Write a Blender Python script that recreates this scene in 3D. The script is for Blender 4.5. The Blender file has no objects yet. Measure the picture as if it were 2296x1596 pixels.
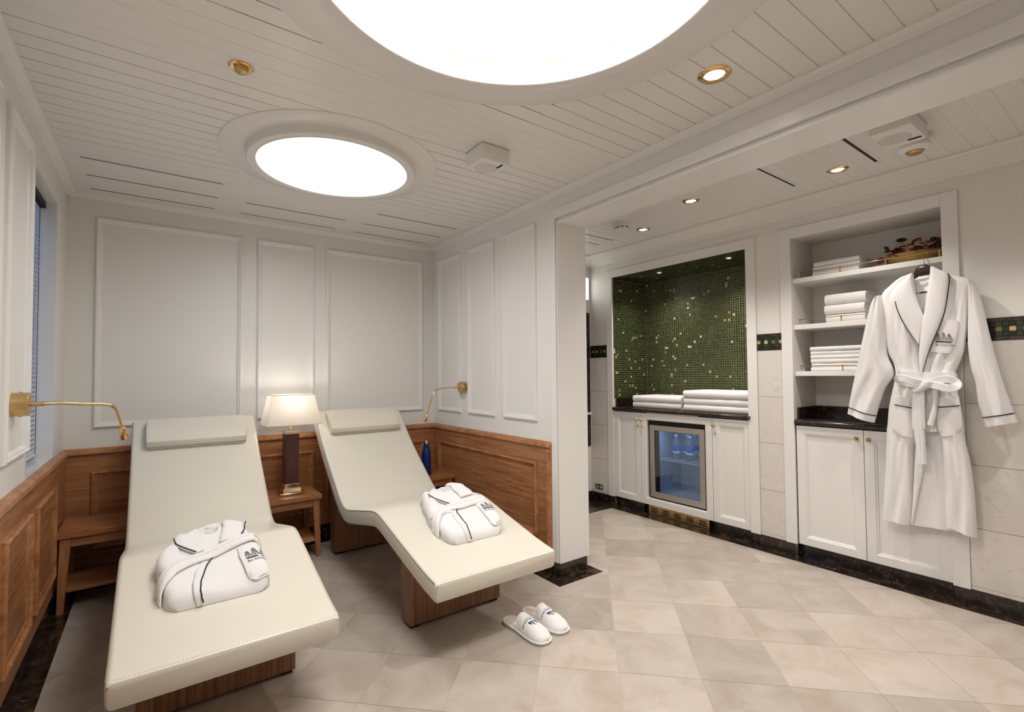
import bpy, bmesh, math, random
from mathutils import Vector, Matrix
random.seed(7)
sc = bpy.context.scene
COL = sc.collection
PI = math.pi

# ------------------------------------------------------------------ camera
CX, CY, FPX, CH = 1148.0, 805.39, 1092.474, 1.15
YAW, PITCH, ROLL = 0.632164, 0.029488, -0.008587
def _axes():
    cy, sy, cp, sp = math.cos(YAW), math.sin(YAW), math.cos(PITCH), math.sin(PITCH)
    f = Vector((sy*cp, cy*cp, sp)); r = Vector((cy, -sy, 0)); u = r.cross(f)
    c, s = math.cos(ROLL), math.sin(ROLL)
    return c*r + s*u, -s*r + c*u, f
AR, AU, AF = _axes()
cam_d = bpy.data.cameras.new('camera'); cam = bpy.data.objects.new('camera', cam_d); COL.objects.link(cam)
M = Matrix.Identity(4)
for i in range(3):
    M[i][0] = AR[i]; M[i][1] = AU[i]; M[i][2] = -AF[i]
M[2][3] = CH
cam.matrix_world = M
cam_d.sensor_width = 36; cam_d.lens = FPX/2296*36; cam_d.shift_y = (CY-798)/2296
cam_d.clip_start = 0.02
sc.camera = cam

# ------------------------------------------------------------------ world, exposure
w = bpy.data.worlds.new('dusk'); sc.world = w; w.use_nodes = True
w.node_tree.nodes['Background'].inputs[0].default_value = (0.30, 0.48, 0.85, 1)
w.node_tree.nodes['Background'].inputs[1].default_value = 2.2
vs = sc.view_settings
vs.view_transform = 'Standard'; vs.look = 'None'; vs.gamma = 1; vs.use_curve_mapping = False
vs.exposure = 0.10
DOME = 1.25         # radiance of the round ceiling light panels
DOMEW = 21.0        # watts per square metre of panel, thrown downwards
SPOT = 31.0          # watts of one recessed spot

# ------------------------------------------------------------------ pixel helpers
ORG = Vector((0, 0, CH))
def ray(u, v): return AR*((u-CX)/FPX) - AU*((v-CY)/FPX) + AF
def onx(u, v, x): d = ray(u, v); return ORG + d*(x/d.x)
def ony(u, v, y): d = ray(u, v); return ORG + d*(y/d.y)

# ------------------------------------------------------------------ materials
MATS = {}
def nodes_of(name):
    m = bpy.data.materials.new(name); m.use_nodes = True; MATS[name] = m
    nt = m.node_tree; return m, nt, nt.nodes['Principled BSDF']
def simple(name, col, rough=0.5, metal=0.0, coat=0.0, emit=None, estr=0.0, sheen=0.0, spec=0.5, trans=0.0, ior=1.45, bump=None):
    m, nt, b = nodes_of(name)
    b.inputs['Base Color'].default_value = (*col, 1); b.inputs['Roughness'].default_value = rough
    b.inputs['Metallic'].default_value = metal; b.inputs['Coat Weight'].default_value = coat
    b.inputs['Specular IOR Level'].default_value = spec; b.inputs['Sheen Weight'].default_value = sheen
    b.inputs['Transmission Weight'].default_value = trans; b.inputs['IOR'].default_value = ior
    if emit: b.inputs['Emission Color'].default_value = (*emit, 1); b.inputs['Emission Strength'].default_value = estr
    if bump:
        n = nt.nodes.new('ShaderNodeTexNoise'); n.inputs['Scale'].default_value = bump[0]; n.inputs['Detail'].default_value = 4
        g = nt.nodes.new('ShaderNodeNewGeometry'); nt.links.new(g.outputs['Position'], n.inputs['Vector'])
        bp = nt.nodes.new('ShaderNodeBump'); bp.inputs['Strength'].default_value = bump[1]; bp.inputs['Distance'].default_value = bump[2]
        nt.links.new(n.outputs['Fac'], bp.inputs['Height']); nt.links.new(bp.outputs['Normal'], b.inputs['Normal'])
    return m
def ramp(nt, stops):
    r = nt.nodes.new('ShaderNodeValToRGB'); e = r.color_ramp.elements
    while len(e) < len(stops): e.new(0.5)
    for k, (p, c) in zip(e, stops): k.position = p; k.color = (*c, 1)
    return r
def pos_scaled(nt, scale, obj=False):
    if obj:
        g = nt.nodes.new('ShaderNodeTexCoord'); o = g.outputs['Object']
    else:
        g = nt.nodes.new('ShaderNodeNewGeometry'); o = g.outputs['Position']
    mp = nt.nodes.new('ShaderNodeMapping'); mp.inputs['Scale'].default_value = scale
    nt.links.new(o, mp.inputs['Vector']); return mp.outputs['Vector']
def wood(name, scale, dark, mid, light, rough=0.32, obj=False, fine=6.0):
    m, nt, b = nodes_of(name)
    v = pos_scaled(nt, scale, obj)
    n1 = nt.nodes.new('ShaderNodeTexNoise'); n1.inputs['Scale'].default_value = 1.0; n1.inputs['Detail'].default_value = 5; n1.inputs['Distortion'].default_value = 0.7
    nt.links.new(v, n1.inputs['Vector'])
    n2 = nt.nodes.new('ShaderNodeTexNoise'); n2.inputs['Scale'].default_value = fine; n2.inputs['Detail'].default_value = 3
    nt.links.new(v, n2.inputs['Vector'])
    r1 = ramp(nt, [(0.30, dark), (0.5, mid), (0.72, light)]); nt.links.new(n1.outputs['Fac'], r1.inputs['Fac'])
    r2 = ramp(nt, [(0.35, (0.66, 0.60, 0.56)), (0.58, (1, 1, 1))]); nt.links.new(n2.outputs['Fac'], r2.inputs['Fac'])
    mx = nt.nodes.new('ShaderNodeMixRGB'); mx.blend_type = 'MULTIPLY'; mx.inputs['Fac'].default_value = 0.8
    nt.links.new(r1.outputs['Color'], mx.inputs['Color1']); nt.links.new(r2.outputs['Color'], mx.inputs['Color2'])
    nt.links.new(mx.outputs['Color'], b.inputs['Base Color'])
    b.inputs['Roughness'].default_value = rough
    return m
WALL = simple('white_wall_paint', (0.82, 0.808, 0.770), 0.36, bump=(60, 0.05, 0.002))
PAINT = simple('white_gloss_paint', (0.84, 0.825, 0.805), 0.28)
REVEAL = simple('white_lacquer', (0.80, 0.785, 0.77), 0.10)
CEIL = simple('white_plank_paint', (0.80, 0.780, 0.757), 0.30)
PLASTIC = simple('white_plastic', (0.82, 0.81, 0.78), 0.4)
TW = ((0.31, 0.125, 0.048), (0.415, 0.180, 0.073), (0.51, 0.245, 0.108))
TM = tuple(tuple(min(0.85, 1.08*c) for c in k) for k in TW)
WOODX = wood('teak_grain_along_x', (2.0, 2.0, 46), *TW, fine=4.0)
WOODM = wood('light_teak_moulding', (9, 9, 9), *TM, fine=5.0)
WOODV = wood('teak_grain_upright', (30, 30, 1.6), *TW)
WOODT = wood('teak_table', (2.5, 26, 26), *[tuple(1.0*c for c in k) for k in TW], obj=True)
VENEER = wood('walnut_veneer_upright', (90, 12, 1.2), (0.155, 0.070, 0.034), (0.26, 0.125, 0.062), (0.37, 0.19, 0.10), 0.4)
LAMPWOOD = wood('dark_red_wood', (20, 20, 2), (0.045, 0.012, 0.008), (0.075, 0.021, 0.014), (0.11, 0.032, 0.02), 0.34)
HANGWOOD = simple('dark_hanger_wood', (0.03, 0.012, 0.010), 0.3)
LEATHER = simple('cream_leather', (0.75, 0.708, 0.612), 0.33, bump=(900, 0.06, 0.0006))
SEAM = simple('cream_leather_seam', (0.60, 0.55, 0.45), 0.5)
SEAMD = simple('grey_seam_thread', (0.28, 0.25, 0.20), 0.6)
TERRY = simple('white_terry', (0.86, 0.845, 0.845), 0.95, sheen=0.25, spec=0.2, bump=(420, 0.35, 0.003))
TERRY2 = simple('white_towel_terry', (0.88, 0.865, 0.85), 0.95, sheen=0.25, spec=0.2, bump=(520, 0.4, 0.003))
PIPE = simple('black_piping', (0.012, 0.012, 0.018), 0.6)
INK = simple('navy_thread', (0.02, 0.02, 0.035), 0.7)
BLUEINK = simple('blue_ink', (0.05, 0.16, 0.36), 0.6)
BRASS = simple('polished_brass', (0.72, 0.50, 0.24), 0.18, 1.0)
BRASSD = simple('brushed_brass', (0.62, 0.43, 0.20), 0.34, 1.0)
GOLD = simple('rose_gold', (0.80, 0.60, 0.42), 0.12, 1.0)
STEEL = simple('brushed_steel', (0.56, 0.53, 0.48), 0.38, 0.9)
BLACK = simple('black_rubber', (0.01, 0.01, 0.01), 0.6)
DARK = simple('dark_gap', (0.015, 0.013, 0.012), 0.7)
CABLE = simple('dark_plastic', (0.03, 0.03, 0.03), 0.5)
GRILLE = simple('grey_perforation', (0.34, 0.32, 0.29), 0.7)
BOTTLE = simple('blue_bottle_paint', (0.012, 0.045, 0.21), 0.3, 0.35)
SILVER = simple('silver_steel', (0.75, 0.75, 0.75), 0.2, 1.0)
SHADE = None
GREEN = simple('exit_sign_green', (0.01, 0.035, 0.022), 0.5)
GLOW = simple('photoluminescent_white', (0.75, 0.78, 0.70), 0.6)
LENS = simple('spot_lens', (1, 1, 1), 0.4, emit=(1, 0.93, 0.82), estr=14)
PANEL = simple('light_panel', (1, 1, 1), 0.6, emit=(1.0, 0.985, 0.96), estr=DOME)
LIT = simple('lit_window_glass', (0.9, 0.9, 0.9), 0.4, emit=(1, 0.98, 0.94), estr=1.6)
SKIN = simple('slipper_insole', (0.66, 0.62, 0.59), 0.9, bump=(300, 0.3, 0.002))
PETALS = [simple('petal_cream', (0.72, 0.55, 0.42), 0.7), simple('petal_blush', (0.62, 0.33, 0.28), 0.7),
          simple('petal_burgundy', (0.16, 0.022, 0.028), 0.7), simple('petal_rose', (0.34, 0.075, 0.08), 0.7)]
LEAF = simple('dark_leaf', (0.018, 0.030, 0.016), 0.6)
BOWL = simple('gold_bowl', (0.50, 0.33, 0.11), 0.38, 0.6)
LINER = simple('niche_paint', (0.78, 0.75, 0.70), 0.5)
FRIDGEIN = simple('fridge_liner', (0.62, 0.68, 0.78), 0.5)
LEDBLUE = simple('fridge_led', (0.6, 0.7, 1), 0.5, emit=(0.42, 0.62, 1.0), estr=3)
WATER = simple('water_bottle_plastic', (0.9, 0.95, 1.0), 0.05, trans=0.9, ior=1.2)
BLABEL = simple('bottle_label_blue', (0.10, 0.25, 0.62), 0.4)
WLABEL = simple('bottle_label_white', (0.75, 0.8, 0.9), 0.4)
BCAP = simple('bottle_cap', (0.6, 0.7, 0.85), 0.4)
BLIND = simple('blind_slat', (0.62, 0.62, 0.62), 0.35)
def glass_mat(name, tint, rough=0.0):
    m = bpy.data.materials.new(name); m.use_nodes = True; nt = m.node_tree; MATS[name] = m
    nt.nodes.remove(nt.nodes['Principled BSDF'])
    o = nt.nodes['Material Output']
    t = nt.nodes.new('ShaderNodeBsdfTransparent'); t.inputs[0].default_value = (*tint, 1)
    g = nt.nodes.new('ShaderNodeBsdfGlossy'); g.inputs['Roughness'].default_value = rough
    f = nt.nodes.new('ShaderNodeFresnel'); f.inputs[0].default_value = 1.5
    mx = nt.nodes.new('ShaderNodeMixShader')
    nt.links.new(f.outputs[0], mx.inputs[0]); nt.links.new(t.outputs[0], mx.inputs[1]); nt.links.new(g.outputs[0], mx.inputs[2])
    nt.links.new(mx.outputs[0], o.inputs[0]); return m
GLASS = glass_mat('clear_glass', (0.92, 0.95, 0.96))
def shade_mat():
    m = bpy.data.materials.new('lamp_shade_fabric'); m.use_nodes = True; nt = m.node_tree
    nt.nodes.remove(nt.nodes['Principled BSDF']); o = nt.nodes['Material Output']
    d = nt.nodes.new('ShaderNodeBsdfDiffuse'); d.inputs[0].default_value = (0.80, 0.74, 0.66, 1)
    t = nt.nodes.new('ShaderNodeBsdfTranslucent'); t.inputs[0].default_value = (0.82, 0.77, 0.70, 1)
    mx = nt.nodes.new('ShaderNodeMixShader'); mx.inputs[0].default_value = 0.42
    nt.links.new(d.outputs[0], mx.inputs[1]); nt.links.new(t.outputs[0], mx.inputs[2]); nt.links.new(mx.outputs[0], o.inputs[0])
    return m
SHADE = shade_mat()
def floor_mat():
    m, nt, b = nodes_of('beige_floor_marble')
    v = pos_scaled(nt, (1, 1, 1), True)
    oi = nt.nodes.new('ShaderNodeObjectInfo')
    add = nt.nodes.new('ShaderNodeVectorMath'); add.operation = 'MULTIPLY_ADD'
    cmb = nt.nodes.new('ShaderNodeCombineXYZ')
    mul = nt.nodes.new('ShaderNodeMath'); mul.operation = 'MULTIPLY'; mul.inputs[1].default_value = 40
    nt.links.new(oi.outputs['Random'], mul.inputs[0]); nt.links.new(mul.outputs[0], cmb.inputs[0]); nt.links.new(mul.outputs[0], cmb.inputs[1])
    nt.links.new(v, add.inputs[0]); add.inputs[1].default_value = (1, 1, 1); nt.links.new(cmb.outputs[0], add.inputs[2])
    n = nt.nodes.new('ShaderNodeTexNoise'); n.inputs['Scale'].default_value = 5; n.inputs['Detail'].default_value = 7; n.inputs['Roughness'].default_value = 0.62; n.inputs['Distortion'].default_value = 0.8
    nt.links.new(add.outputs[0], n.inputs['Vector'])
    r = ramp(nt, [(0.28, (0.385, 0.325, 0.265)), (0.52, (0.475, 0.415, 0.360)), (0.75, (0.53, 0.475, 0.425))]); nt.links.new(n.outputs['Fac'], r.inputs['Fac'])
    hv = nt.nodes.new('ShaderNodeHueSaturation')
    mr = nt.nodes.new('ShaderNodeMapRange'); mr.inputs['To Min'].default_value = 0.84; mr.inputs['To Max'].default_value = 1.08
    nt.links.new(oi.outputs['Random'], mr.inputs['Value']); nt.links.new(mr.outputs[0], hv.inputs['Value'])
    nt.links.new(r.outputs['Color'], hv.inputs['Color']); nt.links.new(hv.outputs['Color'], b.inputs['Base Color'])
    b.inputs['Roughness'].default_value = 0.33; b.inputs['Specular IOR Level'].default_value = 0.4
    return m
FLOORM = floor_mat()
GROUT = simple('pale_grout', (0.50, 0.43, 0.36), 0.8)
def dark_marble():
    m, nt, b = nodes_of('dark_brown_marble')
    v = pos_scaled(nt, (1, 1, 1))
    n = nt.nodes.new('ShaderNodeTexNoise'); n.inputs['Scale'].default_value = 9; n.inputs['Detail'].default_value = 8; n.inputs['Distortion'].default_value = 2.2; nt.links.new(v, n.inputs['Vector'])
    r = ramp(nt, [(0.35, (0.008, 0.006, 0.005)), (0.55, (0.030, 0.018, 0.013)), (0.66, (0.075, 0.043, 0.028)), (0.74, (0.02, 0.012, 0.01))]); nt.links.new(n.outputs['Fac'], r.inputs['Fac'])
    vo = nt.nodes.new('ShaderNodeTexNoise'); vo.inputs['Scale'].default_value = 26; vo.inputs['Detail'].default_value = 4; vo.inputs['Distortion'].default_value = 3; nt.links.new(v, vo.inputs['Vector'])
    r2 = ramp(nt, [(0.66, (0, 0, 0)), (0.72, (0.32, 0.25, 0.2))]); nt.links.new(vo.outputs['Fac'], r2.inputs['Fac'])
    mx = nt.nodes.new('ShaderNodeMixRGB'); mx.blend_type = 'ADD'; mx.inputs['Fac'].default_value = 0.8
    nt.links.new(r.outputs['Color'], mx.inputs['Color1']); nt.links.new(r2.outputs['Color'], mx.inputs['Color2']); nt.links.new(mx.outputs['Color'], b.inputs['Base Color'])
    b.inputs['Roughness'].default_value = 0.14
    return m
MARBLE = dark_marble()
def light_marble():
    m, nt, b = nodes_of('cream_wall_marble')
    v = pos_scaled(nt, (1, 1, 1))
    n = nt.nodes.new('ShaderNodeTexNoise'); n.inputs['Scale'].default_value = 3.5; n.inputs['Detail'].default_value = 6; n.inputs['Distortion'].default_value = 1.6; nt.links.new(v, n.inputs['Vector'])
    r = ramp(nt, [(0.3, (0.70, 0.655, 0.60)), (0.53, (0.74, 0.70, 0.65)), (0.545, (0.67, 0.61, 0.54)), (0.56, (0.735, 0.695, 0.645)), (0.8, (0.78, 0.74, 0.70))])
    nt.links.new(n.outputs['Fac'], r.inputs['Fac']); nt.links.new(r.outputs['Color'], b.inputs['Base Color'])
    b.inputs['Roughness'].default_value = 0.3
    return m
LMARBLE = light_marble()
def mosaic_mat(name, gold):
    m, nt, b = nodes_of(name)
    a = nt.nodes.new('ShaderNodeVertexColor'); a.layer_name = 'tint'
    nt.links.new(a.outputs['Color'], b.inputs['Base Color'])
    b.inputs['Roughness'].default_value = 0.25 if gold else 0.22
    b.inputs['Metallic'].default_value = 0.1 if gold else 0.0
    return m
MOSAIC = mosaic_mat('green_glass_mosaic', False); MOSGOLD = mosaic_mat('gold_mosaic', True)
MGROUT = simple('mosaic_grout', (0.62, 0.58, 0.36), 0.8)

# ------------------------------------------------------------------ mesh helpers
class MB:
    def __init__(s): s.v = []; s.f = []; s.c = None
    def add(s, vs, fs):
        o = len(s.v); s.v += [Vector(p) for p in vs]; s.f += [[i+o for i in f] for f in fs]; return s
    def box(s, x0, x1, y0, y1, z0, z1):
        return s.add([(x0,y0,z0),(x1,y0,z0),(x1,y1,z0),(x0,y1,z0),(x0,y0,z1),(x1,y0,z1),(x1,y1,z1),(x0,y1,z1)],
              [(0,3,2,1),(4,5,6,7),(0,1,5,4),(1,2,6,5),(2,3,7,6),(3,0,4,7)])
    def hexa(s, b, t):     # bottom and top quads
        return s.add(list(b)+list(t), [(0,3,2,1),(4,5,6,7),(0,1,5,4),(1,2,6,5),(2,3,7,6),(3,0,4,7)])
    def prism(s, pts, off):   # polygon of 3d points extruded by vector
        n = len(pts); off = Vector(off); p = [Vector(q) for q in pts]
        return s.add(p+[q+off for q in p], [list(range(n))[::-1], list(range(n, 2*n))]+[(i, (i+1) % n, n+(i+1) % n, n+i) for i in range(n)])
    def rings(s, rr, close_ends=True, loop=True):
        n = len(rr[0]); vs = [p for r in rr for p in r]; fs = []
        for i in range(len(rr)-1):
            for j in range(n if loop else n-1):
                k = (j+1) % n
                fs.append((i*n+j, i*n+k, (i+1)*n+k, (i+1)*n+j))
        if close_ends and loop:
            fs.append(list(range(n))[::-1]); fs.append(list(range((len(rr)-1)*n, len(rr)*n)))
        return s.add(vs, fs)
    def lathe(s, prof, c=(0,0,0), seg=24, axis='z', sx=1.0, sy=1.0, closed=False):
        c = Vector(c); rr = []
        for r, h in prof:
            ring = []
            for k in range(seg):
                a = 2*PI*k/seg; p = (r*math.cos(a)*sx, r*math.sin(a)*sy, h)
                if axis == 'x': p = (p[2], p[0], p[1])
                if axis == 'y': p = (p[0], p[2], p[1])
                ring.append(c+Vector(p))
            rr.append(ring)
        if closed: rr.append(rr[0]); return s.rings(rr, False)
        return s.rings(rr)
    def tube(s, pts, r, seg=8, up=None):
        pts = [Vector(p) for p in pts]; n = len(pts); rr = []
        prev = None
        for i, p in enumerate(pts):
            t = (pts[min(i+1, n-1)]-pts[max(i-1, 0)]).normalized()
            if prev is None:
                a = Vector((0,0,1)) if abs(t.z) < 0.9 else Vector((1,0,0))
                prev = (a - t*a.dot(t)).normalized()
            e1 = (prev - t*prev.dot(t)).normalized(); prev = e1; e2 = t.cross(e1)
            rad = r[i] if isinstance(r, (list, tuple)) else r
            rr.append([p + (e1*math.cos(2*PI*k/seg) + e2*math.sin(2*PI*k/seg))*rad for k in range(seg)])
        return s.rings(rr)
ORIG = {}
def finish(o, label=None, cat=None, group=None, kind=None):
    if label: o['label'] = label
    if cat: o['category'] = cat
    if group: o['group'] = group
    if kind: o['kind'] = kind
    return o
def build(name, mb, mat, parent=None, smooth=False, origin=None, bevel=0.0, label=None, cat=None, group=None, kind=None, solid=True, seg=2):
    if parent is not None: org = ORIG[parent]
    elif origin is not None: org = Vector(origin)
    else:
        xs = [p.x for p in mb.v]; ys = [p.y for p in mb.v]; zs = [p.z for p in mb.v]
        org = Vector(((min(xs)+max(xs))/2, (min(ys)+max(ys))/2, min(zs)))
    me = bpy.data.meshes.new(name)
    me.from_pydata([p-org for p in mb.v], [], mb.f)
    bm = bmesh.new(); bm.from_mesh(me)
    bmesh.ops.recalc_face_normals(bm, faces=bm.faces)
    if smooth:
        for f in bm.faces: f.smooth = True
    bm.to_mesh(me); bm.free()
    me.materials.append(mat)
    if mb.c:
        ca = me.color_attributes.new('tint', 'FLOAT_COLOR', 'CORNER')
        for p, col in zip(me.polygons, mb.c):
            for li in p.loop_indices: ca.data[li].color = (*col, 1)
    o = bpy.data.objects.new(name, me); COL.objects.link(o)
    if parent is not None: o.parent = parent
    else: o.location = org
    ORIG[o] = org
    if bevel:
        m = o.modifiers.new('bevel', 'BEVEL'); m.width = bevel; m.segments = seg; m.limit_method = 'ANGLE'; m.angle_limit = math.radians(40)
    if smooth == 'auto':
        m = o.modifiers.new('es', 'EDGE_SPLIT'); m.split_angle = math.radians(38)
    return finish(o, label, cat, group, kind)
def thing(name, loc, label, cat, group=None):
    o = bpy.data.objects.new(name, None); COL.objects.link(o); o.location = loc; o.empty_display_size = 0.05
    ORIG[o] = Vector(loc); return finish(o, label, cat, group)
def struct(name, mb, mat, parent=None, **k):
    return build(name, mb, mat, parent, kind=None if parent else 'structure', origin=None if parent else (0,0,0), **k)
def frame_sweep(mb, rect, prof, fn, fill=False):
    # rectangular moulding: rect (u0,u1,v0,v1), prof [(inset,h)], fn(u,v,h)->point
    u0, u1, v0, v1 = rect; n = len(prof); vs = []
    for a, h in prof:
        for (u, v) in ((u0+a, v0+a), (u1-a, v0+a), (u1-a, v1-a), (u0+a, v1-a)): vs.append(fn(u, v, h))
    fs = []
    for i in range(n-1):
        for j in range(4):
            k = (j+1) % 4; fs.append((i*4+j, i*4+k, (i+1)*4+k, (i+1)*4+j))
    if fill: fs.append([(n-1)*4+j for j in range(4)])
    return mb.add(vs, fs)
def text_mb(body, size, fn, bold=0.0, align='CENTER', spacing=1.0):
    # flat lettering; fn maps (x, y) of the letters to a point
    cu = bpy.data.curves.new('lettering', 'FONT'); cu.body = body; cu.size = size; cu.align_x = align; cu.offset = bold; cu.space_character = spacing
    o = bpy.data.objects.new('lettering', cu); COL.objects.link(o)
    dg = bpy.context.evaluated_depsgraph_get(); me = bpy.data.meshes.new_from_object(o.evaluated_get(dg))
    mb = MB(); mb.add([fn(v.co.x, v.co.y) for v in me.vertices], [list(p.vertices) for p in me.polygons])
    COL.objects.unlink(o); bpy.data.objects.remove(o); bpy.data.curves.remove(cu); bpy.data.meshes.remove(me)
    return mb
def lerp(a, b, t): return a+(b-a)*t
def curve_at(pts, t):        # piecewise linear sampling by parameter 0..1 over cumulative length, any dimension
    L = [0]
    for a, b in zip(pts, pts[1:]): L.append(L[-1]+math.dist(a, b))
    d = t*L[-1]
    for i in range(len(pts)-1):
        if d <= L[i+1] or i == len(pts)-2:
            k = (d-L[i])/max(1e-9, L[i+1]-L[i]); return tuple(lerp(p, q, k) for p, q in zip(pts[i], pts[i+1]))
def smooth_pts(pts, n):      # catmull-rom resample
    out = []; m = len(pts)-1
    for i in range(n+1):
        t = i/n*m; k = min(int(t), m-1); f = t-k
        p0, p1, p2, p3 = pts[max(k-1,0)], pts[k], pts[k+1], pts[min(k+2,m)]
        out.append(tuple(0.5*((2*b)+(-a+c)*f+(2*a-5*b+4*c-d)*f*f+(-a+3*b-3*c+d)*f**3) for a, b, c, d in zip(p0, p1, p2, p3)))
    return out

# ------------------------------------------------------------------ room measures
XL, XR, YB, XF = -0.4055, 1.86, 3.63, 3.245      # left wall, nook partition, back wall, far wall
ZC = 2.19; YR = -1.5                              # ceiling, rear wall behind the camera
XO = 2.075                                        # far face of the partition / header
YO = 2.095                                        # end of the partition (edge of the opening)
ZO = 2.02                                         # header soffit
YE = 3.20                                         # end wall of the far passage
fB = lambda u, v, h: (u, YB-h, v)
fR = lambda u, v, h: (XR-h, u, v)
fL = lambda u, v, h: (XL+h, u, v)
fF = lambda u, v, h: (XF-h, u, v)

# ---- floor
flo = struct('floor', MB().box(XL-0.1, 3.8, YR-0.1, 3.9, -0.12, -0.0012), GROUT)
a = 0.305; gap = 0.0012
fx0, fx1, fy0, fy1 = -0.3243, 3.149, YR, 3.516
ox, oy = 2.009*1.15, 1.132*1.15                    # a joint crossing seen in the photograph
ox, oy = 2.3104, 1.3018
def clip(poly, axis, val, keep_less):
    out = []
    for i in range(len(poly)):
        p, q = poly[i], poly[(i+1) % len(poly)]
        ip = (p[axis] <= val) == keep_less or p[axis] == val; iq = (q[axis] <= val) == keep_less or q[axis] == val
        if ip: out.append(p)
        if ip != iq:
            t = (val-p[axis])/(q[axis]-p[axis]); out.append((lerp(p[0], q[0], t), lerp(p[1], q[1], t)))
    return out
d = a/math.sqrt(2); hx = d-gap
tile_mesh = None
for i in range(-22, 23):
    for j in range(-22, 23):
        cx = ox+(i+j)*d; cy = oy+(j-i)*d + d
        if not (fx0-d < cx < fx1+d and fy0-d < cy < fy1+d): continue
        if cx > XR+0.3 and cy > 2.881+d: continue
        if XR+0.1 < cx < XO-0.1+0.2 and cy > YO+0.35: continue
        poly = [(cx+hx, cy), (cx, cy+hx), (cx-hx, cy), (cx, cy-hx)]
        for ax, val, less in ((0, fx0, False), (0, fx1, True), (1, fy0, False), (1, 2.881 if cx > XR+0.1 else fy1, True)): poly = clip(poly, ax, val, less) if poly else poly
        if len(poly) < 3: continue
        if max(p[0] for p in poly)-min(p[0] for p in poly) < 0.01 or max(p[1] for p in poly)-min(p[1] for p in poly) < 0.01: continue
        struct('floor_tile', MB().prism([(p[0], p[1], -0.001) for p in poly], (0, 0, 0.001)), FLOORM, flo)
# dark marble border strips
for nm, b in (('left', (XL, fx0, YR, YB)), ('back', (fx0, XR, fy1, YB)), ('far', (fx1, 3.30, YR, 3.20)), ('end', (XO+0.03, fx1, 2.881, YE)),
              ('nook', (XR-0.089, XR, YO+0.0, fy1)), ('column', (XR-0.089, XO+0.03, YO-0.095, YO)), ('passage', (XO, XO+0.03, YO, 2.881))):
    struct('floor_border', MB().box(b[0], b[1], b[2], b[3], -0.004, 0.0012), MARBLE, flo)

# ---- ceiling slab and planks
cei = struct('ceiling', MB().box(XL-0.1, 3.9, YR-0.1, 3.9, 2.30, 2.40), CEIL)
D1 = (0.703, 2.42, 0.345, 0.386, 0.495, 2.150, 2.218); D2 = (0.705, 0.905, 0.530, 0.575, 0.711, 2.158, 2.245)
pitch = 0.0785
def plank(x0, x1, ya, yb, name='ceiling_plank'):
    g = 0.0026; mb = MB(); segs = [(x0, x1)]
    n = 6; ys = [lerp(ya, yb, k/n) for k in range(n+1)]
    hit = [D for D in (D1, D2) if x0 < D[0] < x1 and ya-D[4] < D[1] < yb+D[4] and min(abs(y-D[1]) for y in ys) < D[4]-0.03]
    if not hit:
        mb.hexa([(x0, ya+g, ZC), (x1, ya+g, ZC), (x1, yb-g, ZC), (x0, yb-g, ZC)], [(x0, ya, ZC+0.0024), (x1, ya, ZC+0.0024), (x1, yb, ZC+0.0024), (x0, yb, ZC+0.0024)])
    else:
        D = hit[0]; R = D[4]-0.03
        X = [math.sqrt(max(0, R*R-(y-D[1])**2)) for y in ys]
        for sgn, xe in ((-1, x0), (1, x1)):
            pts = [(xe, ya+g, ZC)] + [(D[0]+sgn*xx, min(max(y, ya+g), yb-g), ZC) for xx, y in zip(X, ys)] + [(xe, yb-g, ZC)]
            mb.prism(pts, (0, 0, 0.0024))
    struct(name, mb, CEIL, cei)
y = 1.1643 - 40*pitch
while y < YB:
    if y+pitch > YR:
        plank(XL, XR, max(y, YR), min(y+pitch, YB))
        if y < 3.2: plank(XO-0.02, XF, max(y, YR), min(y+pitch, YE))
    y += pitch
struct('plank_backing', MB().box(XL, XR, YR, D2[1]-D2[4]+0.05, ZC+0.0026, ZC+0.0055).box(XO-0.02, XF, YR, YE, ZC+0.0026, ZC+0.0055).box(XL, D1[0]-D2[2]-0.02, D2[1]-D2[4]+0.05, YB, ZC+0.0026, ZC+0.0055)
       .box(D1[0]+D2[2]+0.02, XR, D2[1]-D2[4]+0.05, YB, ZC+0.0026, ZC+0.0055).box(D1[0]-D2[2]-0.02, D1[0]+D2[2]+0.02, D1[1]+D1[4]-0.05, YB, ZC+0.0026, ZC+0.0055)
       .box(D1[0]-D2[2]-0.02, D1[0]+D2[2]+0.02, D2[1]+D2[4]-0.05, D1[1]-D1[4]+0.05, ZC+0.0026, ZC+0.0055), CEIL, cei)

# ---- walls
wb_ = struct('wall_back', MB().box(XL-0.1, XO, YB, YB+0.1, 0, 2.3), WALL)
wy0, wy1, wz0, wz1 = 2.68, 3.302, 0.757, 2.018
wl_ = struct('wall_left', MB().box(XL-0.1, XL, YR, wy0-0.012, 0, 2.3).box(XL-0.1, XL, wy1+0.012, YB, 0, 2.3).box(XL-0.1, XL, wy0-0.012, wy1+0.012, 0, wz0-0.012).box(XL-0.1, XL, wy0-0.012, wy1+0.012, wz1+0.012, 2.3), WALL)
wr_ = struct('wall_right', MB().box(XR, XO, YO, YB, 0, 2.3).box(XR, XO, YR, YO, ZO+0.024, 2.3).box(XR+0.005, XO, YR, YO, ZO, ZO+0.024), PAINT)
struct('wall_rear', MB().box(XL-0.1, 3.9, YR-0.1, YR, 0, 2.3), WALL)
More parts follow.
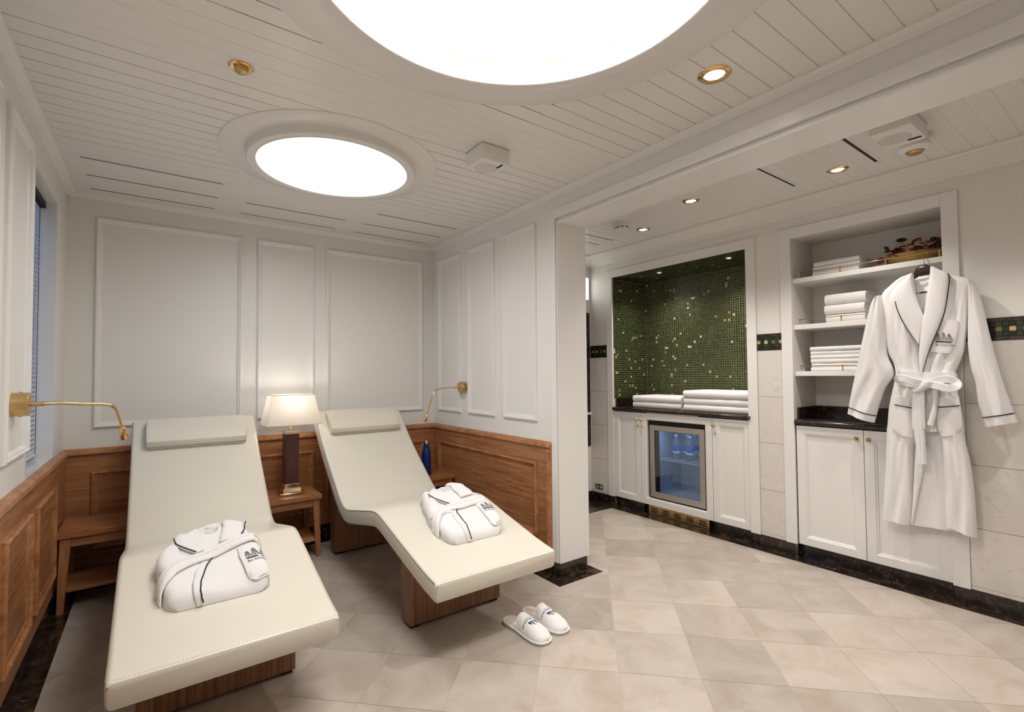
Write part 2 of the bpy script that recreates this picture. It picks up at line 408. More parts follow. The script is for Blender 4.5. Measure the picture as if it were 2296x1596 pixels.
# far wall with two openings
N1 = (1.705, 2.925); N2 = (0.688, 1.425)          # niche openings (y range)
ZN = 1.99
fw = MB()
for y0, y1 in ((YR, N2[0]-0.03), (N2[1]+0.03, N1[0]-0.03), (N1[1]+0.03, YE+0.6)): fw.box(XF, XF+0.05, y0, y1, 0, 2.3)
for y0, y1 in (N1, N2): fw.box(XF, XF+0.05, y0-0.03, y1+0.03, ZN+0.03, 2.3)
wf_ = struct('wall_far', fw, WALL)
struct('wall_light_block', MB().box(3.80, 3.85, YR, 3.9, 0, 2.3).box(XO, 3.80, 3.80, 3.85, 0, 2.3), DARK)  # unseen dark shell behind the far wall, added to keep sky light out
we_ = struct('wall_end', MB().box(XO, XF, YE, YE+0.1, 0, 2.3), WALL)

# crown mouldings
def crown(name, pts_fn, y0, y1): pass
cp = [(0.0, 2.163), (0.008, 2.163), (0.012, 2.170), (0.028, 2.178), (0.036, 2.183), (0.042, 2.184), (0.042, ZC), (0.0, ZC)]
struct('trim_1', MB().prism([(XL, YB-h, z) for h, z in cp], (XR-XL, 0, 0)), PAINT)
struct('trim_2', MB().prism([(XL+h, YR, z) for h, z in cp], (0, YB-YR, 0)), PAINT)
struct('trim_3', MB().prism([(XR-h, YR, z) for h, z in cp], (0, YB-YR, 0)), PAINT)
cf = [(0.0, 2.118), (0.010, 2.118), (0.014, 2.126), (0.020, 2.132), (0.03, 2.134), (0.045, 2.143), (0.085, 2.160), (0.130, 2.170), (0.158, 2.172), (0.165, 2.178), (0.165, ZC), (0, ZC)]
struct('trim_4', MB().prism([(XF-h, YR, z) for h, z in cf], (0, YE-YR, 0)), WALL)
struct('trim_5', MB().prism([(XO, YE-h, z) for h, z in cf], (XF-XO, 0, 0)), WALL)

# opening casing (partition end and header)
cas = MB()
cas.box(XR-0.012, XR, YO+0.004, YO+0.050, 0.075, ZO+0.072)      # upright board
cas.box(XR-0.016, XR, YR, YO+0.004, ZO+0.022, ZO+0.072)         # header board
struct('trim_6', cas, PAINT, bevel=0.002)
bead = MB()
bead.box(XR-0.004, XR+0.010, YO-0.006, YO+0.0, 0.075, ZO-0.004)
bead.box(XR-0.004, XR+0.014, YR, YO, ZO-0.006, ZO+0.006)
struct('trim_7', bead, PAINT, bevel=0.002)
struct('trim_8', MB().box(XR-0.002, XO+0.012, YO-0.004, YO, 0.07, ZO).box(XO, XO+0.012, YO, YE, 0.07, 2.18), PAINT)   # jamb lining
struct('baseboard_column', MB().box(XR-0.012, XO-0.012, YO-0.010, YO+0.02, 0, 0.073).box(XR-0.012, XR, YO+0.02, 2.17, 0, 0.073), MARBLE)

# wall panel mouldings
mp = [(0, 0), (0.0005, 0.010), (0.005, 0.017), (0.012, 0.018), (0.017, 0.012), (0.023, 0.011), (0.027, 0.004), (0.031, 0)]
Z0, Z1 = 0.862, 2.066
for x0, x1 in ((-0.281, 0.46), (0.547, 0.909), (0.992, 1.753)): struct('panel_moulding', frame_sweep(MB(), (x0, x1, Z0, Z1), mp, fB), PAINT, wb_)
for y0, y1 in ((3.183, 3.536), (2.730, 3.077), (2.280, 2.628)): struct('panel_moulding', frame_sweep(MB(), (y0, y1, Z0, Z1), mp, fR), PAINT, wr_)
for y0, y1 in ((2.262, 2.643), (1.40, 2.15), (0.5, 1.25)): struct('panel_moulding', frame_sweep(MB(), (y0, y1, Z0, Z1), mp, fL), PAINT, wl_)

# wainscot: boards, cap rail, mouldings, skirting
ZW0, ZW1 = 0.095, 0.752
wd = 0.016
capp = [(0, ZW1), (0.006, ZW1), (0.016, 0.747), (0.026, 0.738), (0.030, 0.724), (0.028, 0.718), (wd, 0.712), (0, 0.712)]
struct('wainscot_board', MB().box(XL, XR, YB-wd, YB, ZW0, 0.73), WOODX, wb_)
struct('wainscot_board', MB().box(XR-wd, XR, 2.158, YB, ZW0, 0.73), WOODX, wr_)
struct('wainscot_board', MB().box(XL, XL+wd, YR, YB, ZW0, 0.73), WOODX, wl_)
struct('cap_rail', MB().prism([(XL, YB-h, z) for h, z in capp], (XR-XL, 0, 0)), WOODM, wb_)
struct('cap_rail', MB().prism([(XR-h, 2.146, z) for h, z in capp], (0, YB-2.146, 0)), WOODM, wr_)
struct('cap_rail', MB().prism([(XL+h, YR, z) for h, z in capp], (0, YB-YR, 0)), WOODM, wl_)
struct('end_stile', MB().prism([(XR-h, 2.146+ZW1-z, ZW0) for h, z in capp], (0, 0, 0.712-ZW0)), WOODM, wr_)
wp = [(0, wd), (0.001, wd+0.009), (0.005, wd+0.015), (0.011, wd+0.016), (0.016, wd+0.011), (0.020, wd+0.006), (0.031, wd+0.003), (0.034, wd)]
for x0, x1 in ((-0.285, 0.462), (0.547, 0.911), (0.992, 1.752)): struct('wainscot_moulding', frame_sweep(MB(), (x0, x1, 0.185, 0.622), wp, fB), WOODM, wb_)
struct('wainscot_moulding', frame_sweep(MB(), (2.272, 3.512, 0.185, 0.622), wp, fR), WOODM, wr_)
for y0, y1 in ((2.765, 3.23), (2.23, 2.66), (1.45, 2.12), (0.7, 1.36)): struct('wainscot_moulding', frame_sweep(MB(), (y0, y1, 0.185, 0.622), wp, fL), WOODM, wl_)
struct('baseboard_back', MB().box(XL, XR, YB-0.014, YB, 0.001, ZW0), MARBLE)
struct('baseboard_right', MB().box(XR-0.014, XR, 2.171, YB-0.014, 0.001, ZW0), MARBLE)
struct('baseboard_left', MB().box(XL, XL+0.014, YR, YB-0.014, 0.001, ZW0), MARBLE)

# ---- window recess, pane and venetian blind on the left wall
wdp = 0.16
win = struct('window_1', MB().box(XL-wdp-0.02, XL-wdp, wy0-0.03, wy0+0.03, wz0, wz1).box(XL-wdp-0.02, XL-wdp, wy1-0.03, wy1+0.03, wz0, wz1)
    .box(XL-wdp-0.02, XL-wdp, wy0, wy1, wz0, wz0+0.04).box(XL-wdp-0.02, XL-wdp, wy0, wy1, wz1-0.04, wz1), PAINT)
struct('window_reveal', MB().box(XL-wdp, XL-0.0, wy0-0.012, wy0, wz0-0.012, wz1+0.012).box(XL-wdp, XL, wy1, wy1+0.012, wz0-0.012, wz1+0.012)
    .box(XL-wdp, XL, wy0, wy1, wz1, wz1+0.012).box(XL-wdp, XL, wy0, wy1, wz0-0.012, wz0), REVEAL, win)
struct('window_pane', MB().box(XL-wdp-0.012, XL-wdp-0.008, wy0+0.03, wy1-0.03, wz0+0.04, wz1-0.04), GLASS, win)
bx = XL-0.062
vb = thing('venetian_blind', (bx, (wy0+wy1)/2, wz0+0.02), 'grey venetian blind drawn down inside the window recess', 'blind')
by0, by1 = wy0+0.008, wy1-0.012
build('head_rail', MB().box(bx-0.018, bx+0.022, by0, by1, wz1-0.030, wz1-0.001), DARK, vb)
build('bottom_rail', MB().box(bx-0.013, bx+0.013, by0, by1, wz0+0.024, wz0+0.036), PLASTIC, vb, bevel=0.002)
slat = MB(); t = math.radians(-24)
prof = [(-0.0125, -0.0015), (-0.006, 0.0008), (0, 0.0016), (0.006, 0.0008), (0.0125, -0.0015), (0.0125, -0.0021), (0, 0.001), (-0.0125, -0.0021)]
sp = [(px*math.cos(t)-pz*math.sin(t), px*math.sin(t)+pz*math.cos(t)) for px, pz in prof]
slat.prism([(bx+px, by0, wz0+0.048+pz) for px, pz in sp], (0, by1-by0, 0))
s0 = build('slat', slat, BLIND, vb)
k = 1
while wz0+0.048+k*0.0225 < wz1-0.04:
    c = s0.copy(); COL.objects.link(c); c.location = (0, 0, k*0.0225); k += 1
for yy in (by0+0.09, (by0+by1)/2, by1-0.09):
    build('cord', MB().tube([(bx+0.0135, yy, wz0+0.03), (bx+0.0135, yy, wz1-0.03)], 0.0012, 6), CABLE, vb)

# ---- round ceiling lights
def dome(D, label):
    cx, cy, r, ro, rout, zr, zp = D
    t = thing('round_ceiling_light', (cx, cy, ZC), label, 'ceiling light', 'round ceiling lights')
    c = (cx, cy, 0)
    build('surround_ring', MB().lathe([(rout, ZC+0.004), (rout, ZC-0.003), (rout-0.004, ZC-0.005), (ro-0.004, ZC-0.005), (ro-0.004, ZC+0.004)], c, 96, closed=True), CEIL, t, smooth='auto')
    build('rim', MB().lathe([(ro+0.010, ZC-0.003), (ro+0.004, ZC-0.006), (ro+0.002, ZC-0.014), (ro, zr+0.010), (ro-0.001, zr+0.003), (ro-0.004, zr), (r+0.004, zr), (r, zr+0.003), (r-0.001, zr+0.018), (r+0.003, zr+0.020), (r+0.003, zp+0.01), (ro+0.010, zp+0.01)], c, 96, closed=True), CEIL, t, smooth='auto')
    build('light_panel', MB().lathe([(0.0001, zp+0.008), (r+0.0028, zp+0.008), (r+0.0028, zp), (0.0001, zp)], c, 96), PANEL, t)
    l = bpy.data.lights.new('panel_light', 'AREA'); l.shape = 'DISK'; l.size = 1.8*r; l.energy = DOMEW*PI*r*r; l.color = (1.0, 0.978, 0.945); l.spread = math.radians(166)
    o = bpy.data.objects.new('panel_light', l); COL.objects.link(o); o.parent = t; o.location = (0, 0, zp-ZC-0.003)
dome(D1, 'smaller round ceiling light above the two loungers'); dome(D2, 'large round ceiling light cut by the top of the frame')

# ---- recessed spots
def spot(x, y, z, label, r=0.05, power=SPOT, ang=112, mat=BRASS, group='recessed ceiling spots'):
    t = thing('downlight', (x, y, z), label, 'spotlight', group)
    build('bezel', MB().lathe([(r, z+0.002), (r, z-0.001), (r-0.004, z-0.004), (r*0.66, z-0.007), (r*0.6, z-0.004), (r*0.56, z+0.002)], (x, y, 0), 36, closed=True), mat, t, smooth='auto')
    build('lens', MB().lathe([(0.0001, z+0.001), (r*0.57, z+0.001), (r*0.57, z-0.0015), (0.0001, z-0.003)], (x, y, 0), 24), LENS, t, smooth='auto')
    l = bpy.data.lights.new('spot_beam', 'SPOT'); l.energy = power; l.color = (1, 0.93, 0.86); l.spot_size = math.radians(ang); l.spot_blend = 0.75; l.shadow_soft_size = 0.03
    o = bpy.data.objects.new('spot_beam', l); COL.objects.link(o); o.parent = t; o.location = (0, 0, -0.012)
spot(1.568, 0.928, ZC, 'brass spotlight between the large round light and the header beam', 0.056)
spot(2.835, 1.009, ZC, 'brass spotlight above the folded-towel shelves')
spot(2.614, 1.717, ZC, 'spotlight in the passage ceiling nearest the header beam, above the gap between cupboards')
spot(2.850, 2.265, ZC, 'passage spotlight nearest the white smoke detector')
spot(3.385, 2.532, 1.9845, 'left spotlight in the dark niche ceiling', 0.028, 15.0, 136, STEEL, 'niche spots')
spot(3.379, 1.917, 1.9845, 'right spotlight in the dark niche ceiling', 0.028, 15.0, 136, STEEL, 'niche spots')
spot(2.62, 0.15, ZC, 'spotlight in the passage ceiling right of the frame')
spot(1.568, -0.45, ZC, 'spotlight in the room ceiling behind the viewer', 0.056)

# ---- ceiling slots (air vents)
def slot(x0, x1, y, label, grp, wide=0.006):
    t = thing('slot_vent', ((x0+x1)/2, y, ZC), label, 'air vent', grp)
    build('slot', MB().box(x0, x1, y-wide/2, y+wide/2, ZC-0.0012, ZC+0.003), DARK, t)
    build('flange', MB().box(x0-0.04, x1+0.04, y-0.022, y-0.017, ZC-0.0015, ZC+0.001), CEIL, t)
g1 = 'slot vents above the back wall'
for x0, x1, nm in ((-0.296, 0.285, 'left'), (0.43, 1.02, 'middle'), (1.152, 1.736, 'right')):
    for yy, rw in ((3.028, 'farthest from'), (3.278, 'second from'), (3.507, 'nearest to')):
        if nm == 'middle' and rw == 'farthest from': continue
        slot(x0, x1, yy, 'thin ceiling slot vent of the %s group, %s the back wall' % (nm, rw), g1)
slot(2.455, 2.887, 0.857, 'dark ceiling slot vent beside the passage loudspeaker', 'slot vents in the passage', 0.011)
slot(2.453, 2.889, 1.242, 'dark ceiling slot vent between two passage spotlights', 'slot vents in the passage', 0.009)
slot(2.40, 2.892, 2.595, 'thin slot vent behind the smoke detector, nearer one', 'slot vents in the passage')
slot(2.40, 2.900, 2.750, 'thin slot vent behind the smoke detector, farther one', 'slot vents in the passage')

# ---- ceiling fittings
def perforated(t, cx, cy, z, r, n=6):
    mb = MB()
    for k in range(1, n+1):
        rr = r*k/n; m = max(6, int(k*5.5))
        for q in range(m):
            a_ = 2*PI*q/m + k*0.3; x = cx+rr*math.cos(a_); y_ = cy+rr*math.sin(a_); e = 0.0022
            mb.add([(x-e, y_-e, z), (x+e, y_-e, z), (x+e, y_+e, z), (x-e, y_+e, z)], [(0, 3, 2, 1)])
    build('perforation', mb, GRILLE, t, kind='stuff')
def speaker(cx, cy, sx, sy, h, label):
    t = thing('ceiling_speaker', (cx, cy, ZC), label, 'speaker', 'ceiling loudspeakers')
    z = ZC-h
    b = [(cx-sx, cy-sy, ZC), (cx+sx, cy-sy, ZC), (cx+sx, cy+sy, ZC), (cx-sx, cy+sy, ZC)]
    q = [(cx-sx*0.97, cy-sy*0.97, z), (cx+sx*0.97, cy-sy*0.97, z), (cx+sx*0.97, cy+sy*0.97, z), (cx-sx*0.97, cy+sy*0.97, z)]
    build('housing', MB().hexa(b, q), PLASTIC, t, bevel=0.006)
    build('back_gap', MB().box(cx-sx*0.97, cx+sx*0.97, cy-sy*0.97, cy+sy*0.97, ZC-0.003, ZC+0.001), DARK, t)
    perforated(t, cx, cy+sy*0.15, z-0.0006, min(sx, sy)*0.72)
    build('badge', MB().box(cx+sx*0.45, cx+sx*0.60, cy-sy*0.85, cy-sy*0.25, z-0.001, z+0.001), DARK, t)
speaker(1.245, 1.88, 0.075, 0.075, 0.075, 'white box loudspeaker on the ceiling right of the smaller round light')
speaker(2.515, 0.668, 0.11, 0.075, 0.062, 'white box loudspeaker on the passage ceiling beside the brass sprinkler')
t = thing('sprinkler', (0.223, 1.833, ZC), 'brass sprinkler rose left of the large round light', 'sprinkler')
build('flange', MB().lathe([(0.038, ZC+0.002), (0.038, ZC-0.003), (0.033, ZC-0.007), (0.022, ZC-0.006), (0.022, ZC+0.002)], (0.223, 1.833, 0), 32, closed=True), BRASS, t, smooth='auto')
build('nozzle', MB().lathe([(0.0215, ZC), (0.0215, ZC-0.013), (0.019, ZC-0.018), (0.0001, ZC-0.021)], (0.223, 1.833, 0), 28), BRASSD, t, smooth='auto')
mbh = MB()
for k in range(1, 5):
    for q in range(k*5):
        a_ = 2*PI*q/(k*5); rr = 0.0045*k; x = 0.223+rr*math.cos(a_); y_ = 1.833+rr*math.sin(a_); e = 0.0009; z = ZC-0.0212+0.0001*k+ (0.001 if k == 4 else 0)
        mbh.add([(x-e, y_-e, z), (x+e, y_-e, z), (x+e, y_+e, z), (x-e, y_+e, z)], [(0, 3, 2, 1)])
build('nozzle_hole', mbh, DARK, t, kind='stuff')
t = thing('sprinkler', (2.725, 0.665, ZC), 'white ceiling sprinkler with brass rose beside the passage loudspeaker', 'sprinkler')
c = (2.725, 0.665, 0)
build('housing', MB().lathe([(0.048, ZC), (0.05, ZC-0.04), (0.062, ZC-0.045), (0.060, ZC-0.053), (0.044, ZC-0.064), (0.034, ZC-0.066), (0.034, ZC-0.06), (0.0001, ZC-0.06)], c, 36), PLASTIC, t, smooth='auto')
build('nozzle', MB().lathe([(0.032, ZC-0.058), (0.032, ZC-0.068), (0.026, ZC-0.075), (0.0001, ZC-0.078)], c, 28), BRASSD, t, smooth='auto')
t = thing('smoke_detector', (2.60, 2.25, ZC), 'white round smoke detector on the passage ceiling', 'smoke detector')
c = (2.60, 2.25, 0)
build('base', MB().lathe([(0.046, ZC), (0.046, ZC-0.018), (0.050, ZC-0.020), (0.050, ZC-0.046), (0.044, ZC-0.052), (0.0001, ZC-0.055)], c, 36), PLASTIC, t, smooth='auto')
for q in range(10):
    a0 = 2*PI*q/10; a1 = a0+0.36; pts = []
    for (aa, zz) in ((a0, ZC-0.034), (a1, ZC-0.034), (a1, ZC-0.046), (a0, ZC-0.046)): pts.append((2.60+0.0506*math.cos(aa), 2.25+0.0506*math.sin(aa), zz))
    build('vent_opening', MB().add(pts, [(0, 1, 2, 3)]), DARK, t)

# ------------------------------------------------------------------ loungers
PROF = [(1.700, 0.343), (1.76, 0.352), (1.83, 0.364), (1.96, 0.394), (2.083, 0.423), (2.20, 0.452), (2.263, 0.467), (2.315, 0.477), (2.365, 0.479), (2.43, 0.469), (2.51, 0.453),
        (2.62, 0.430), (2.71, 0.411), (2.785, 0.397), (2.835, 0.397), (2.885, 0.412), (2.934, 0.440), (2.985, 0.476), (3.06, 0.533), (3.16, 0.606), (3.27, 0.694), (3.36, 0.777), (3.44, 0.855), (3.51, 0.905)]
WID, THK = 0.305, 0.082
def prof_frame():
    P = smooth_pts(PROF, 110); out = []
    for i, p in enumerate(P):
        q0, q1 = P[max(0, i-1)], P[min(len(P)-1, i+1)]
        t = Vector((0, q1[0]-q0[0], q1[1]-q0[1])).normalized(); n = Vector((0, -t.z, t.y)); out.append((Vector((0, p[0], p[1])), t, n))
    return out
PF = prof_frame()
def lounger(cx, dy, label):
    t = thing('lounger', (cx, 2.6+dy, 0), label, 'lounger', 'leather loungers')
    off = Vector((cx, dy, 0))
    def loop(i, shrink=0.0):
        p, tt, n = PF[i]; r = 0.016; out = []
        w_ = WID-shrink; top = -shrink; bot = -THK+shrink
        for (sx, d0, cxs, a0) in ((1, top, 1, 90), (1, bot, 1, 0), (-1, bot, -1, -90), (-1, top, -1, 180)):
            pass
        cs = [(w_-r, top-r, 90, 0), (w_-r, bot+r, 0, -90), (-w_+r, bot+r, -90, -180), (-w_+r, top-r, 180, 90)]
        pts = []
        for (cw, cd, a0, a1) in cs:
            for k in range(5):
                a_ = math.radians(lerp(a0, a1, k/4)); pts.append((cw+r*math.cos(a_), cd+r*math.sin(a_)))
        # crown across the top: extra points
        for (w2, d2) in pts:
            out.append(off + p + Vector((w2, 0, 0)) + n*d2)
        return out
    rr = []
    n = len(PF)
    first = loop(0, 0.010); tvec = PF[0][1]; rr.append([q for q in first]); rr.append([q+tvec*0.004 for q in loop(0, 0.003)]); rr.append([q+tvec*0.012 for q in loop(0)])
    for i in range(2, n-2): rr.append(loop(i))
    te = PF[-1][1]
    rr.append([q-te*0.014 for q in loop(n-1)]); rr.append([q-te*0.004 for q in loop(n-1, 0.004)]); rr.append(loop(n-1, 0.014))
    cu = build('cushion', MB().rings(rr), LEATHER, t, smooth='auto')
    # seams along the top edges and round the foot end
    for s in (-1, 1):
        pts = [off + PF[i][0] + Vector((s*(WID-0.002), 0, 0)) - PF[i][2]*0.0065 for i in range(2, n-1)]
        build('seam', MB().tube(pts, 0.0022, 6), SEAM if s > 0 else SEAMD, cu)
        p, tt, nn = PF[0]
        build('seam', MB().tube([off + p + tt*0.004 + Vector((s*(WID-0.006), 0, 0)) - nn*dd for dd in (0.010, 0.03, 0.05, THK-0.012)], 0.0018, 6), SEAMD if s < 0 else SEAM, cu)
    p, tt, nn = PF[0]
    build('seam', MB().tube([off + p + tt*0.003 + Vector((x, 0, 0)) - nn*0.009 for x in (-WID+0.008, -0.1, 0.1, WID-0.008)], 0.002, 6), SEAM, cu)
    st = MB()
    for k in range(58):
        x = -WID+0.02+k*(2*WID-0.04)/57; st.tube([off + p + tt*0.012 + nn*0.0004 + Vector((x, 0, 0)), off + p + tt*0.012 + nn*0.0004 + Vector((x+0.006, 0, 0))], 0.0005, 4)
    build('stitching', st, SEAM, cu, kind='stuff')
    # pedestals
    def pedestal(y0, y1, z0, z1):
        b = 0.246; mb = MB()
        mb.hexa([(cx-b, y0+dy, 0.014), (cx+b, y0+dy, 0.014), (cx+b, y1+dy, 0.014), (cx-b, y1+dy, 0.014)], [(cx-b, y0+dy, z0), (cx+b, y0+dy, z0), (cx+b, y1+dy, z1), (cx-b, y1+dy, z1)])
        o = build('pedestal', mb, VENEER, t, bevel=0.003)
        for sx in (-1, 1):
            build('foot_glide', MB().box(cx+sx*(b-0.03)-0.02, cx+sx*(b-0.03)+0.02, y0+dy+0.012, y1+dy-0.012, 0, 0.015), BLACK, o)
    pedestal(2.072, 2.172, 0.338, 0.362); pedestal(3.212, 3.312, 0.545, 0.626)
    # head pillow
    c0 = next(i for i in range(n) if PF[i][0].y > 3.34); c1 = n-3
    base, ta, na = PF[c0][0], (PF[c1][0]-PF[c0][0]).normalized(), None
    na = Vector((0, -ta.z, ta.y)); ln = 0.205; hw = 0.238
    outl = [(0.0, 0.006), (0.002, 0.040), (0.012, 0.054), (0.05, 0.060), (0.11, 0.060), (0.165, 0.054), (0.195, 0.040), (ln, 0.018), (ln-0.01, 0.003), (0.10, -0.002), (0.02, -0.001)]
    rings = []
    for x, k in ((-hw-0.004, 0.80), (-hw, 0.94), (-hw+0.012, 1), (0, 1.0), (hw-0.012, 1), (hw, 0.94), (hw+0.004, 0.80)):
        rings.append([off + base + ta*(ln/2+(a_-ln/2)*k - 0.03) + na*(0.03+(h_-0.03)*k + 0.001) + Vector((x, 0, 0)) for a_, h_ in outl])
    pl = build('pillow', MB().rings(rings), LEATHER, t, smooth='auto')
    build('piping', MB().tube([off + base + ta*(0.0-0.03) + na*0.020 + Vector((x, 0, 0)) for x in (-hw, -0.1, 0.1, hw)], 0.002, 6), SEAMD, pl)
    return t
lounger(0.205, -0.02, 'cream leather lounger on the left beside the window wall')
lounger(1.183, 0.0, 'cream leather lounger on the right, its foot towards the white column')

# ------------------------------------------------------------------ side tables
def side_table(x0, x1, y0, y1, label):
    t = thing('side_table', ((x0+x1)/2, (y0+y1)/2, 0), label, 'side table', 'teak side tables')
    ht = 0.392
    build('table_top', MB().box(x0, x1, y0, y1, ht-0.028, ht-0.003), WOODT, t, bevel=0.002)
    build('edge_lipping', MB().box(x0, x1, y0, y0+0.008, ht-0.004, ht).box(x0, x0+0.008, y0+0.008, y1-0.008, ht-0.004, ht).box(x1-0.008, x1, y0+0.008, y1-0.008, ht-0.004, ht).box(x0, x1, y1-0.008, y1, ht-0.004, ht), WOODT, t, bevel=0.001)
    for sx in (0, 1):
        for sy in (0, 1):
            xa = x0+0.012 if sx == 0 else x1-0.012; ya = y0+0.012 if sy == 0 else y1-0.012
            dx = 1 if sx == 0 else -1; dyy = 1 if sy == 0 else -1
            wt, wbm = 0.042, 0.026; o = 0.008
            q = lambda X, Y, z: (X, Y, z)
            top = [(xa, ya, ht-0.028), (xa+dx*wt, ya, ht-0.028), (xa+dx*wt, ya+dyy*wt, ht-0.028), (xa, ya+dyy*wt, ht-0.028)]
            bot = [(xa-dx*o, ya-dyy*o*0.5, 0), (xa-dx*o+dx*wbm, ya-dyy*o*0.5, 0), (xa-dx*o+dx*wbm, ya-dyy*o*0.5+dyy*wbm, 0), (xa-dx*o, ya-dyy*o*0.5+dyy*wbm, 0)]
            build('leg', MB().hexa(bot, top), WOODV, t, bevel=0.0015)
    i = 0.02
    for (a0, a1, b0, b1) in ((x0+0.05, x1-0.05, y0+i, y0+i+0.018), (x0+0.05, x1-0.05, y1-i-0.018, y1-i), (x0+i, x0+i+0.018, y0+0.05, y1-0.05), (x1-i-0.018, x1-i, y0+0.05, y1-0.05)):
        build('apron', MB().box(a0, a1, b0, b1, ht-0.075, ht-0.028), WOODX, t)
    build('lower_shelf', MB().box(x0+0.02, x1-0.02, y0+0.02, y1-0.02, 0.098, 0.116), WOODT, t, bevel=0.0015)
side_table(0.512, 0.868, 3.248, 3.572, 'teak side table under the lamp, between the two loungers')
side_table(-0.379, -0.052, 3.222, 3.548, 'teak side table in the left corner beside the left lounger')
side_table(1.475, 1.835, 3.255, 3.578, 'teak side table in the right corner, mostly hidden by the right lounger')

# ------------------------------------------------------------------ table lamp
lx, ly, lz = 0.714, 3.412, 0.3922
t = thing('table_lamp', (lx, ly, lz), 'lit table lamp with dark wood column and cream pleated shade', 'table lamp')
def sq(mb, hx_, hy_, z0, z1, k=1.0): return mb.hexa([(lx-hx_, ly-hy_, z0), (lx+hx_, ly-hy_, z0), (lx+hx_, ly+hy_, z0), (lx-hx_, ly+hy_, z0)], [(lx-hx_*k, ly-hy_*k, z1), (lx+hx_*k, ly-hy_*k, z1), (lx+hx_*k, ly+hy_*k, z1), (lx-hx_*k, ly+hy_*k, z1)])
bm_ = MB()
# bowed boat-shaped plate
pts = []
for k in range(9): pts.append((lx-0.076+0.152*k/8, ly-0.066-0.010*math.sin(PI*k/8), lz))
for k in range(9): pts.append((lx+0.076-0.152*k/8, ly+0.066+0.010*math.sin(PI*k/8), lz))
bm_.prism(pts, (0, 0, 0.014)); build('base_plate', bm_, GOLD, t, bevel=0.003)
build('base_step', sq(MB(), 0.056, 0.056, lz+0.014, lz+0.040, 0.94), GOLD, t, bevel=0.002)
build('collar', sq(MB(), 0.045, 0.045, lz+0.040, lz+0.066), GOLD, t, bevel=0.002)
build('column', sq(MB(), 0.042, 0.042, lz+0.066, lz+0.382), LAMPWOOD, t, bevel=0.001)
build('cap', sq(MB(), 0.0435, 0.0435, lz+0.382, lz+0.402), GOLD, t, bevel=0.002)
build('stem', MB().lathe([(0.008, lz+0.40), (0.008, lz+0.425), (0.004, lz+0.43), (0.004, lz+0.60)], (lx, ly, 0), 12), GOLD, t, smooth='auto')
def shade(z0, z1):
    rr = []
    m = 12
    for z, hx_, hy_, bow in ((z0, 0.160, 0.130, 0.012), ((z0+z1)/2, 0.141, 0.114, 0.009), (z1, 0.122, 0.098, 0.006)):
        ring = []
        for (xa, ya, xb, yb2, nx, ny) in ((-1,-1,1,-1,0,-1), (1,-1,1,1,1,0), (1,1,-1,1,0,1), (-1,1,-1,-1,-1,0)):
            for k in range(m):
                f = k/m; ring.append((lx+lerp(xa, xb, f)*hx_+nx*bow*math.sin(PI*f), ly+lerp(ya, yb2, f)*hy_+ny*bow*math.sin(PI*f), z))
        rr.append(ring)
    return rr
sh = shade(lz+0.447, lz+0.634)
so = build('shade', MB().rings(sh, False), SHADE, t, smooth='auto')
for q in (0, -1): build('trim_tape', MB().tube(sh[q]+[sh[q][0]], 0.0022, 6), SHADE, so)
build('bulb', MB().lathe([(0.0001, lz+0.46), (0.012, lz+0.462), (0.018, lz+0.50), (0.028, lz+0.53), (0.026, lz+0.555), (0.0001, lz+0.57)], (lx, ly, 0), 16), simple('lamp_bulb', (1, 1, 1), 0.5, emit=(1, 0.88, 0.72), estr=2.0), t, smooth=True)
l = bpy.data.lights.new('lamp_light', 'POINT'); l.energy = 1.5; l.color = (1, 0.93, 0.84); l.shadow_soft_size = 0.03
o = bpy.data.objects.new('lamp_light', l); COL.objects.link(o); o.parent = t; o.location = (0, 0, 0.585)

# ------------------------------------------------------------------ reading lamps
def reading_lamp(c, nrm, path, head, label):
    t = thing('reading_lamp', c, label, 'wall lamp', 'brass reading lamps')
    c = Vector(c); nrm = Vector(nrm)
    sgn = 1 if nrm.x > 0 else -1
    build('wall_plate', MB().lathe([(0.0001, 0), (0.042, 0), (0.042, sgn*0.044), (0.040, sgn*0.046), (0.0001, sgn*0.046)], c, 40, axis='x'), BRASSD, t, smooth='auto')
    for s in (-1, 1): build('grub_screw', MB().lathe([(0.005, s*0.041), (0.005, s*0.045), (0.0001, s*0.045)], c+nrm*0.022, 10), BRASS, t)
    path = [Vector(p) for p in path]
    build('socket', MB().tube([c+nrm*0.045, c+nrm*0.085], 0.0075, 14), BRASS, t, smooth='auto')
    sm = [Vector(p) for p in smooth_pts([tuple(p) for p in path], 90)]
    rad = [0.0052+0.0006*(i % 2) for i in range(len(sm))]
    build('gooseneck', MB().tube(sm, rad, 12), BRASS, t, smooth=True)
    h = sm[-1]; dr = (sm[-1]-sm[-4]).normalized()
    build('head', MB().tube([h-dr*0.004, h, h+dr*0.002, h+dr*0.046, h+dr*0.048], [0.007, 0.0125, 0.0135, 0.0135, 0.012], 20), BRASS, t, smooth='auto')
    build('lens', MB().tube([h+dr*0.0478, h+dr*0.0485], 0.0105, 16), DARK, t)
cL = (XL, 2.425, 1.056)
reading_lamp(cL, (1, 0, 0), [(XL+0.08, 2.425, 1.056), (XL+0.12, 2.44, 1.056), (XL+0.18, 2.47, 1.049), (XL+0.245, 2.50, 1.043), (XL+0.275, 2.513, 1.030), (XL+0.288, 2.52, 0.995), (XL+0.30, 2.525, 0.945)], None,
    'brass gooseneck reading lamp on the left wall beside the window')
cR = (XR, 3.131, 1.052)
